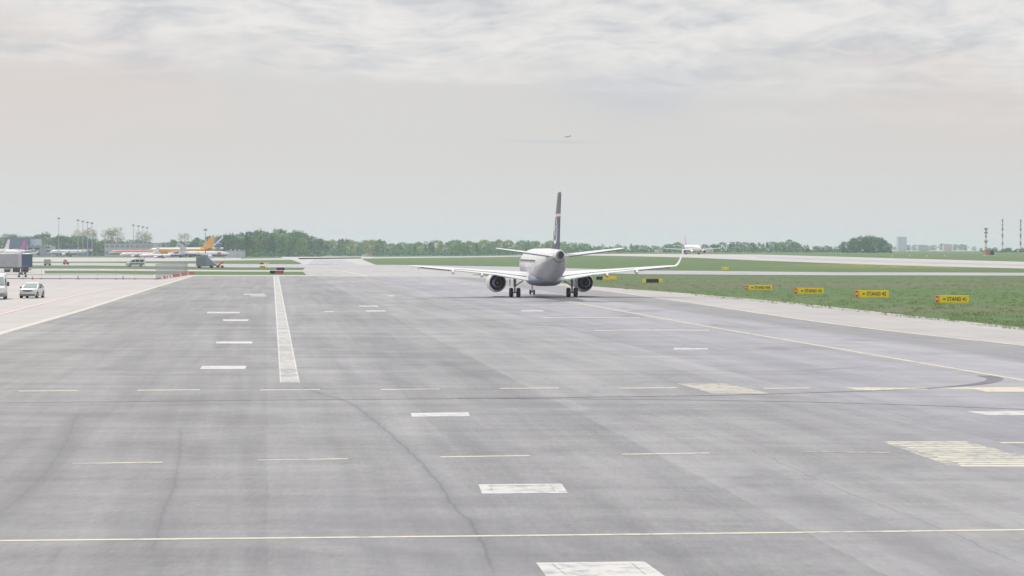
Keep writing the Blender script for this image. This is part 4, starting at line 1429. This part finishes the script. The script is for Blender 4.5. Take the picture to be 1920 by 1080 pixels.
def stand_sign(px0, px1, ytop, ybot, text, label):
    c = G((px0 + px1) / 2, ybot + 1.5)
    D = c.y
    w = (px1 - px0) / FPX * D
    h = (ybot - ytop) / FPX * D
    e = empty('stand_sign', c, -math.atan2(c.x, D), label, 'sign', 'yellow stand signs on the verge')
    z0 = .16
    bm = NB()
    box(bm, (0, 0, z0 + h / 2), (w, .24, h))
    bmesh.ops.bevel(bm, geom=bm.edges[:], offset=.025, segments=2, affect='EDGES')
    pan = finish(bm, 'sign_panel', M['signyellow'], e)
    bm = NB()
    box(bm, (-w / 2 + w * .065, -.126, z0 + h / 2), (w * .125, .02, h * .96))
    em = finish(bm, 'end_panel', M['signorange'], pan)
    for k_, (mt, zz) in enumerate(((M['red'], .78), (M['plasticwhite'], .52), (M['red'], .22))):
        bm = NB()
        lathe(bm, [(-.155, .001), (-.155, .095 if k_ != 1 else .085), (-.13, .095 if k_ != 1 else .085)], (-w / 2 + w * .055, 0, z0 + h * zz), 14)
        finish(bm, 'dot', mt, pan)
    me = text_mesh(text, h * .66)
    me.materials.append(M['signblack'])
    t_ = bpy.data.objects.new('lettering', me)
    COL.objects.link(t_)
    t_.parent = pan
    xs = [v.co.x for v in me.vertices]
    want = w * .56
    sx = want / (max(xs) - min(xs))
    t_.scale = (sx, 1.06, 1)
    t_.rotation_euler = (R(90), 0, 0)
    t_.location = (-w / 2 + w * .36 - min(xs) * sx, -.135, z0 + h * .5)
    bm = NB()
    ax, az_ = -w / 2 + w * .24, z0 + h * .5
    prism(bm, [(ax - .04, az_), (ax + .10, az_ + .12), (ax + .10, az_ + .035), (ax + .22, az_ + .035), (ax + .22, az_ - .035), (ax + .10, az_ - .035), (ax + .10, az_ - .12)], 'y', -.136, -.12)
    finish(bm, 'arrow', M['signblack'], pan)
    for s in (-.36, .36):
        bm = NB()
        box(bm, (s * w, 0, z0 / 2 - .05), (.08, .12, z0 + .12))
        finish(bm, 'leg', M['grey'], e)
    return e


stand_sign(1397, 1448, 535.6, 545, 'STAND 43B', 'yellow sign lettered STAND 43B with an arrow, smallest and farthest')
stand_sign(1489, 1544.5, 541.2, 552.4, 'STAND 43', 'yellow sign lettered STAND 43 with an arrow on the grass')
stand_sign(1603, 1666, 545.6, 559.4, 'STAND 42', 'yellow sign lettered STAND 42 with an arrow on the grass')
stand_sign(1754, 1816, 555.6, 569.8, 'STAND 41', 'yellow sign lettered STAND 41 with an arrow, nearest and largest')


def panel_sign(label, bits, ytop, ybot, ybase, name='taxiway_sign', cat='sign', group=None):
    """bits: (px0, px1, material)"""
    a, b_ = min(q[0] for q in bits), max(q[1] for q in bits)
    c = G((a + b_) / 2, ybase)
    D = c.y
    e = empty(name, c, 0, label, cat, group)
    z0, z1 = HZ(ybot, D) - c.z, HZ(ytop, D) - c.z
    for p0, p1, mt in bits:
        bm = NB()
        box(bm, (((p0 + p1) / 2 - (a + b_) / 2) / FPX * D, 0, (z0 + z1) / 2), ((p1 - p0) / FPX * D - .01, .25, z1 - z0))
        bmesh.ops.bevel(bm, geom=bm.edges[:], offset=.03, segments=1, affect='EDGES')
        finish(bm, 'sign_panel', mt, e)
    for s in (-.3, .3):
        bm = NB()
        box(bm, (s * (b_ - a) / FPX * D, 0, z0 / 2 - .04), (.1, .12, z0 + .1))
        finish(bm, 'leg', M['dark'], e)
    return e


panel_sign('black sign with yellow ends right of the grey jet engine', [(1205, 1211.5, M['signyellow']), (1211.5, 1235, M['signblack']), (1235, 1242, M['signyellow'])], 523, 530, 531.2)
panel_sign('yellow sign with a black left end beside the right engine', [(1118, 1130, M['signblack']), (1131, 1156, M['signyellow'])], 518.6, 524.5, 526)
panel_sign('black and red runway sign on the grass strip', [(506, 516, M['signblack']), (516, 532, M['red'])], 507.4, 513, 514.4)
panel_sign('plain black sign just behind the red runway sign', [(518.5, 533.5, M['signblack'])], 501.4, 506.6, 507.8)
panel_sign('small orange sign beside the taxi road', [(487, 497.5, M['orange'])], 498.6, 502, 502.8)
panel_sign('small black and yellow sign on the far left grass', [(488, 494, M['signblack']), (494.5, 504, M['signyellow'])], 492.8, 495.4, 496.2)
panel_sign('small yellow sign on the grass beyond the right taxi road', [(1354, 1366, M['signyellow'])], 500.4, 506.4, 507.6)
panel_sign('red distance board at the far runway end before the wood', [(690, 698, M['brick'])], 474.5, 479, 481.8)


# ------------------------------------------------------------------ runway edge lights / small markers on the right grass
def marker_light(px, py, label):
    c = G(px, py)
    e = empty('edge_light', c, 0, label, 'light', 'white edge markers beyond the runway')
    bm = NB(); tube(bm, [(0, 0, -.05), (0, 0, .5)], .06, 8); finish(bm, 'stem', M['grey'], e)
    bm = NB(); lathe(bm, [(.5, .1), (.55, .28), (.85, .28), (1.0, .1)], (0, 0, 0), 12, 'z', cap=True); finish(bm, 'lamp_body', M['plasticwhite'], e, 40)
for i, (px, py) in enumerate(((1577, 478), (1614, 474.8), (1673, 483.4), (1706, 483.6), (1738, 483.4), (1771, 483.4))):
    marker_light(px, py, ('leftmost', 'second from left', 'third from left', 'fourth from left', 'fifth from left', 'rightmost')[i] + ' white edge marker beyond the right runway')


# ------------------------------------------------------------------ fences and barriers
def fence_panel_mesh(L_, H_):
    bm = NB()
    for i in range(int(L_ / .3) + 1):
        x = i * .3
        box(bm, (x, 0, H_ / 2 + .1), (.01, .01, H_))
    for i in range(int(H_ / .25) + 1):
        box(bm, (L_ / 2, 0, .1 + i * .25), (L_, .01, .012))
    return bm


def mesh_fence(name, label, a, b_, n, H_, solid=False, rail=True):
    a, b_ = V(a), V(b_)
    d = b_ - a
    ang = math.atan2(d.y, d.x)
    e = empty(name, a, ang, label, 'fence')
    L_ = d.length / n
    first = pole0 = foot0 = None
    for i in range(n):
        if first is None:
            first = finish(fence_panel_mesh(L_ * .98, H_), 'panel', M['wire'], e)
            bm = NB(); tube(bm, [(0, 0, 0), (0, 0, H_ + .15)], .03, 6); pole0 = finish(bm, 'post', M['wire'], e)
            bm = NB(); box(bm, (0, 0, .08), (.22, .7, .16)); foot0 = finish(bm, 'foot', M['midgrey'], e)
        else:
            for o in (first, pole0, foot0):
                c = o.copy(); COL.objects.link(c); c.parent = e; c.location = (i * L_, 0, 0)
    if rail:
        for z in (.12, .78):
            bm = NB(); box(bm, (d.length / 2, -.02, z), (d.length, .035, .13 if z < .5 else .06)); finish(bm, 'rail', M['midgrey'], e)
    return e


fa, fb, fc_ = G(-60, 523.2), G(288, 524.2), G(352, 513.5)
mesh_fence('mesh_fence', 'wire mesh fence running along the back of the concrete apron', fa, fb, 10, 2.1)
mesh_fence('mesh_fence', 'wire mesh fence slanting away behind the red barriers', fb + V((.3, .4, 0)), fc_, 30, 2.5, rail=False)


def barrier(loc, rz, mat, label, group):
    e = empty('barrier', loc, rz, label, 'barrier', group)
    bm = NB()
    prism(bm, [(-.22, 0), (.22, 0), (.22, .1), (.12, .22), (.10, .46), (-.10, .46), (-.12, .22), (-.22, .1)], 'x', -.95, .95)
    finish(bm, 'body', mat, e)
    bm = NB(); box(bm, (0, 0, .49), (1.5, .14, .07)); finish(bm, 'top_rib', mat, e)
    return e
dv = (fc_ - fb).normalized()
off = V((dv.y, -dv.x, 0)) * 1.3
for i in range(36):
    t = (i + .8) / 36.5
    p = fb.lerp(fc_, t) + off
    red_ = (i > 8 and i % 9 != 0) or i in (1, 2, 4, 7)
    barrier(V((p.x, p.y, 0.012)), math.atan2(dv.y, dv.x), M['red'] if red_ else M['plasticwhite'],
            'red plastic barrier in the slanting line before the mesh fence' if red_ else 'white plastic barrier among red ones in the slanting line',
            'red barriers along the slanting fence' if red_ else 'white barriers along the slanting fence')
for i, px in enumerate((61, 146, 231)):
    p = G(px, 524)
    e = empty('marker_post', V((p.x, p.y, .012)), 0, ('left', 'middle', 'right')[i] + ' one of three red marker posts at the foot of the mesh fence', 'marker post', 'red marker posts')
    bm = NB(); box(bm, (0, 0, .05), (.3, .3, .1)); finish(bm, 'base', M['midgrey'], e)
    bm = NB(); lathe(bm, [(.1, .09), (.55, .06)], (0, 0, 0), 12, 'z', cap=True); finish(bm, 'body', M['brick'], e)
# baggage dolly behind the fence
p = G(42, 520)
e = empty('baggage_dolly', p, .15, 'low grey baggage dolly behind the mesh fence', 'dolly')
bm = NB(); box(bm, (0, 0, .5), (1.6, .9, .12)); finish(bm, 'deck', M['midgrey'], e)
bm = NB(); box(bm, (-.3, 0, .72), (.7, .7, .3)); box(bm, (.5, 0, .8), (.4, .5, .46)); finish(bm, 'load', M['dark'], e)
for sx in (-.6, .6):
    for sy in (-.4, .4):
        bm = NB(); lathe(bm, [(-.06, .2), (.06, .2)], (0, 0, 0), 12, 'y', cap=True)
        o = finish(bm, 'wheel', M['tyre'], e); o.location = (sx, sy, .2)


# ------------------------------------------------------------------ vehicles
def wheel_part(e, x, y, r, w, name='wheel'):
    bm = NB()
    lathe(bm, [(-w / 2, r * .62), (-w / 2, r * .92), (-w * .3, r), (w * .3, r), (w / 2, r * .92), (w / 2, r * .62)], (x, y, r), 20, 'x', cap=True)
    o = finish(bm, name, M['tyre'], e, 40)
    bm = NB()
    s = 1 if x > 0 else -1
    lathe(bm, [(s * (w / 2 + .005), r * .6), (s * (w / 2 + .02), r * .3), (s * (w / 2 + .02), .001)], (x, y, r), 16, 'x')
    finish(bm, 'rim', M['metal'], o, 40)
    return o


def rounded(hw, zb, zt, y, rr=.22, n=4, top_in=0.0):
    """closed section of a body with rounded upper edges, narrower at the top"""
    pts = [V((-hw + .05, y, zb)), V((hw - .05, y, zb))]
    for i in range(n + 1):
        a = math.pi / 2 * i / n
        pts.append(V((hw - top_in - rr + rr * math.cos(a), y, zt - rr + rr * math.sin(a))))
    for i in range(n + 1):
        a = math.pi / 2 + math.pi / 2 * i / n
        pts.append(V((-hw + top_in + rr + rr * math.cos(a), y, zt - rr + rr * math.sin(a))))
    # mid-height shoulder
    pts.insert(2, V((hw, y, zb + (zt - zb) * .45)))
    pts.append(V((-hw, y, zb + (zt - zb) * .45)))
    return pts


def hatchback(loc, rz, label):
    """front of the car faces local -y"""
    e = empty('parked_car', loc, rz, label, 'car')
    bm = NB()
    loft(bm, [rounded(.70, .40, .74, -2.03, .12), rounded(.80, .26, .86, -1.96, .16), rounded(.855, .22, .96, -1.6, .16), rounded(.87, .20, 1.02, -.95, .14),
              rounded(.875, .20, 1.04, .3, .12), rounded(.87, .22, 1.05, 1.5, .14), rounded(.84, .28, 1.03, 1.95, .18), rounded(.76, .42, .92, 2.04, .2)])
    body = finish(bm, 'body', M['white'], e, 50)
    bm = NB()
    # cabin: greenhouse with sloping screens
    def cab(z, y0, y1, hw):
        return [V((-hw, y0, z)), V((hw, y0, z)), V((hw, y1, z)), V((-hw, y1, z))]
    loft(bm, [cab(1.0, -1.05, 1.92, .84), cab(1.30, -.52, 1.80, .72), cab(1.50, -.10, 1.55, .62), cab(1.56, .15, 1.35, .55)])
    roof = finish(bm, 'cabin', M['white'], e, 35)
    bm = NB()
    loft(bm, [[V((-.74, -1.0, 1.035)), V((.74, -1.0, 1.035)), V((.60, -.17, 1.475)), V((-.60, -.17, 1.475))], [V((-.72, -1.03, 1.05)), V((.72, -1.03, 1.05)), V((.58, -.2, 1.49)), V((-.58, -.2, 1.49))]])
    finish(bm, 'windscreen', M['paleglass'], e)
    for s in (-1, 1):
        for y0, y1, t0, t1 in ((-.72, .42, -.12, .40), (.5, 1.55, .5, 1.35)):
            bm = NB()
            q = [V((s * .835, y0, 1.05)), V((s * .835, y1, 1.05)), V((s * .69, t1, 1.42)), V((s * .69, t0, 1.42))]
            loft(bm, [[p_ + V((s * .002, 0, 0)) for p_ in q], [p_ + V((s * .022, 0, .004)) for p_ in q]])
            finish(bm, 'side_window', M['glass'], e)
        bm = NB()
        box(bm, (s * .62, -1.955, .80), (.36, .12, .15))
        bmesh.ops.bevel(bm, geom=bm.edges[:], offset=.03, segments=2, affect='EDGES')
        finish(bm, 'headlight', M['headlamp'], e, 40)
        bm = NB()
        lathe(bm, [(-.07, .02), (-.06, .09), (.04, .1), (.06, .02)], (s * .98, -.72, 1.08), 10, cap=True)
        box(bm, (s * .88, -.70, 1.05), (.14, .06, .05))
        finish(bm, 'mirror', M['dark'], e, 40)
        wheel_part(e, s * .77, -1.32, .32, .21)
        wheel_part(e, s * .77, 1.28, .32, .21)
        for y in (-1.32, 1.28):
            bm = NB()
            lathe(bm, [(s * .855, .40), (s * .885, .40), (s * .885, .33), (s * .855, .33)], (0, y, .34), 20, 'x')
            finish(bm, 'wheel_arch', M['dark'], body)
    bm = NB()
    prism(bm, [(-.52, .80), (-.44, .72), (-.2, .68), (.2, .68), (.44, .72), (.52, .80), (.4, .84), (-.4, .84)], 'y', -2.06, -1.94)
    finish(bm, 'grille', M['dark'], e)
    bm = NB()
    box(bm, (0, -2.0, .36), (1.5, .14, .16))
    bmesh.ops.bevel(bm, geom=bm.edges[:], offset=.03, segments=2, affect='EDGES')
    finish(bm, 'front_bumper', M['midgrey'], e)
    bm = NB(); box(bm, (0, -2.045, .53), (.52, .04, .11)); finish(bm, 'number_plate', M['plate'], e)
    bm = NB(); box(bm, (0, -.2, .24), (1.5, 3.2, .1)); finish(bm, 'underside', M['dark'], e)
    return e


hatchback(G(59, 559.5) + V((-.36, 1.9, .012)), R(0), 'white hatchback facing the camera on the left concrete apron')


def van(loc, rz, label, windows=False, scale=1.0, stripe=None):
    e = empty('van', loc, rz, label, 'van')
    bm = NB()
    loft(bm, [rounded(.85, .45, .95, -2.75, .12), rounded(.95, .30, 1.15, -2.65, .15), rounded(.99, .28, 1.28, -2.2, .14), rounded(1.0, .28, 1.36, -1.75, .12, top_in=.03),
              rounded(1.0, .28, 2.15, -1.05, .25, top_in=.10), rounded(1.0, .28, 2.48, -.55, .25, top_in=.10), rounded(1.0, .28, 2.55, .6, .22, top_in=.08), rounded(1.0, .3, 2.55, 2.5, .22, top_in=.08), rounded(.96, .34, 2.45, 2.72, .25, top_in=.08)])
    body = finish(bm, 'body', M['white'], e, 45)
    bm = NB()
    q = [V((-.86, -1.72, 1.42)), V((.86, -1.72, 1.42)), V((.74, -.98, 2.18)), V((-.74, -.98, 2.18))]
    loft(bm, [[p_ + V((0, -.01, .005)) for p_ in q], [p_ + V((0, -.05, .04)) for p_ in q]])
    finish(bm, 'windscreen', M['paleglass'], e)
    for s in (-1, 1):
        rng = ((-1.35, -.35),) if not windows else ((-1.35, -.35), (-.1, 1.0), (1.2, 2.3))
        for y0, y1 in rng:
            bm = NB()
            q = [V((s * 1.0, y0, 1.4)), V((s * 1.0, y1, 1.4)), V((s * .945, y1, 2.05)), V((s * .945, y0 + (.45 if y0 < -1 else 0), 2.05))]
            loft(bm, [q, [p_ + V((s * .025, 0, 0)) for p_ in q]])
            finish(bm, 'side_window', M['glass'], e)
        bm = NB()
        box(bm, (s * .74, -2.66, 1.0), (.34, .16, .24))
        bmesh.ops.bevel(bm, geom=bm.edges[:], offset=.04, segments=2, affect='EDGES')
        finish(bm, 'headlight', M['headlamp'], e)
        bm = NB()
        box(bm, (s * 1.22, -1.55, 1.52), (.24, .12, .42))
        bmesh.ops.bevel(bm, geom=bm.edges[:], offset=.03, segments=2, affect='EDGES')
        box(bm, (s * 1.06, -1.52, 1.42), (.16, .06, .06))
        finish(bm, 'mirror', M['dark'], e)
        wheel_part(e, s * .88, -1.75, .36, .23)
        wheel_part(e, s * .88, 1.65, .36, .23)
    bm = NB()
    box(bm, (0, -2.68, .48), (1.86, .24, .40))
    bmesh.ops.bevel(bm, geom=bm.edges[:], offset=.06, segments=2, affect='EDGES')
    finish(bm, 'front_bumper', M['midgrey'], e)
    bm = NB(); box(bm, (0, -2.76, .98), (.95, .06, .26)); finish(bm, 'grille', M['dark'], e)
    bm = NB(); box(bm, (0, -2.82, .55), (.52, .03, .11)); finish(bm, 'number_plate', M['plate'], e)
    if stripe:
        for s in (-1, 1):
            bm = NB(); box(bm, (s * 1.012, .3, .85), (.02, 4.3, .30)); finish(bm, 'side_stripe', stripe, e)
    return e


van(G(-8, 562.0) + V((-.58, 2.6, .012)), R(11), 'white delivery van with dark bumper cut by the left picture edge')
vp = G(254, 499.6)
cv = van(vp, R(-72), 'white and blue windowed crew van on the far service road', windows=True, stripe=M['hangar'])

# semi trailer
tp = G(40, 510.5)
D = tp.y
e = empty('semi_trailer', tp, R(-54), 'long grey box trailer with dark blue rear doors on the concrete', 'trailer')
Lb, Wb, H0, H1 = 16.2, 2.55, 1.15, 4.05
XR = 3.2                                    # rear face, local +x
bm = NB(); box(bm, (XR - Lb / 2, 0, (H0 + H1) / 2), (Lb, Wb, H1 - H0))
box_o = finish(bm, 'box', M['container'], e)
bm = NB(); box(bm, (XR - Lb / 2, 0, H1 + .03), (Lb + .06, Wb + .06, .06)); finish(bm, 'roof_rail', M['plasticwhite'], box_o)
bm = NB(); box(bm, (XR - .9, -Wb / 2 - .02, (H0 + H1) / 2), (1.8, .05, H1 - H0)); finish(bm, 'corner_panel', M['grey'], box_o)
for i in range(12):
    bm = NB(); box(bm, (XR - 2.6 - i * 1.12, -Wb / 2 - .01, (H0 + H1) / 2), (.06, .03, H1 - H0 - .1)); finish(bm, 'side_post', M['container'], box_o)
for s_ in (-1, 1):
    bm = NB(); box(bm, (XR + .03, s_ * Wb / 4, (H0 + H1) / 2), (.06, Wb / 2 - .04, H1 - H0 - .06)); finish(bm, 'rear_door', M['boxback'], box_o)
bm = NB(); box(bm, (XR - Lb / 2, 0, 1.0), (Lb - .5, 1.2, .25)); box(bm, (-8.0, 0, .5), (.25, 1.4, 1.0)); box(bm, (XR - .2, 0, .62), (.12, 2.3, .2)); finish(bm, 'chassis', M['dark'], e)
for x in (-1.7, -.4, .9):
    for s_ in (-1, 1):
        bm = NB(); lathe(bm, [(-.17, .3), (-.17, .46), (-.1, .5), (.1, .5), (.17, .46), (.17, .3)], (x, s_ * 1.0, .5), 18, 'y', cap=True); finish(bm, 'wheel', M['tyre'], e, 40)
bm = NB(); box(bm, (-.4, -1.1, 1.04), (4.0, .3, .06)); finish(bm, 'mudguard', M['midgrey'], e)
bm = NB(); box(bm, (-5, -1.15, .75), (4.2, .08, .5)); finish(bm, 'side_guard', M['midgrey'], e)

# covered passenger steps and red conveyor beyond
sp = G(383, 502.5)
e = empty('passenger_steps', sp, 0, 'dark grey covered passenger steps parked by the taxi road', 'steps')
bm = NB(); box(bm, (-.9, 0, 1.75), (2.4, 2.2, 2.5)); finish(bm, 'cabin', M['midgrey'], e)
bm = NB(); prism(bm, [(-.3, .6), (3.4, .6), (3.4, 1.0), (1.0, 3.1), (-.3, 3.3)], 'y', -.95, .95); finish(bm, 'stair_cover', M['greyblue'], e)
bm = NB(); prism(bm, [(-1.2, 3.0), (1.0, 3.0), (.9, 3.5), (-.8, 3.6)], 'y', -.9, .9); finish(bm, 'canopy', M['greyblue'], e)
bm = NB(); box(bm, (.3, 0, .55), (4.6, 1.8, .22)); finish(bm, 'chassis', M['beige'], e)
for sx in (-1.4, 2.0):
    for sy in (-.9, .9):
        bm = NB(); lathe(bm, [(-.1, .36), (.1, .36)], (sx, sy, .36), 14, 'y', cap=True); finish(bm, 'wheel', M['tyre'], e)
rp = G(413, 502.2)
e = empty('belt_loader', rp, 0, 'red belt loader with raised conveyor near the passenger steps', 'belt loader')
bm = NB(); tube(bm, [(-1.0, 0, .45), (.9, 0, 1.75)], .22, 8); finish(bm, 'conveyor', M['red'], e)
bm = NB(); box(bm, (-.1, 0, .5), (2.0, 1.2, .3)); finish(bm, 'chassis', M['brick'], e)
for sx in (-.7, .6):
    for sy in (-.6, .6):
        bm = NB(); lathe(bm, [(-.08, .25), (.08, .25)], (sx, sy, .25), 12, 'y', cap=True); finish(bm, 'wheel', M['tyre'], e)
# stacked crates and a red tractor on the far road at the left
cp = G(89, 498)
e = empty('baggage_cart', cp, 0, 'dark covered baggage cart on the far service road right of the trailer', 'cart')
bm = NB(); box(bm, (0, 0, 1.25), (2.0, 1.3, 1.5)); finish(bm, 'cover', M['grey'], e)
bm = NB(); box(bm, (0, 0, .42), (2.1, 1.3, .15)); finish(bm, 'deck', M['dark'], e)
for sx in (-.7, .7):
    for sy in (-.5, .5):
        bm = NB(); lathe(bm, [(-.08, .22), (.08, .22)], (sx, sy, .22), 12, 'y', cap=True); finish(bm, 'wheel', M['tyre'], e)
cp = G(124, 496)
e = empty('tow_tractor', cp, 0, 'tiny red tow tractor on the far service road', 'tractor')
bm = NB(); prism(bm, [(-.9, .35), (.9, .35), (.9, 1.0), (.2, 1.0), (.1, 1.75), (-.6, 1.75), (-.9, 1.0)], 'y', -.6, .6); finish(bm, 'body', M['brick'], e)
for sx in (-.6, .6):
    for sy in (-.55, .55):
        bm = NB(); lathe(bm, [(-.1, .3), (.1, .3)], (sx, sy, .3), 12, 'y', cap=True); finish(bm, 'wheel', M['tyre'], e)

# ------------------------------------------------------------------ haze
bm = NB()
box(bm, (0, 4480, 26.0), (12300, 9300, 56.0))
hm = bpy.data.materials.new('haze')
hm.use_nodes = True
t = NT(hm.node_tree)
t.n.remove(t.n['Principled BSDF'])
pv = t.node('ShaderNodeVolumePrincipled')
pv.inputs['Color'].default_value = (0.80, 0.88, 0.97, 1)
pv.inputs['Density'].default_value = 0.00012
pv.inputs['Anisotropy'].default_value = 0.0
t.l.new(pv.outputs[0], t.n['Material Output'].inputs['Volume'])
finish(bm, 'haze', hm, kind='stuff')
print('trees', NTREE[0])
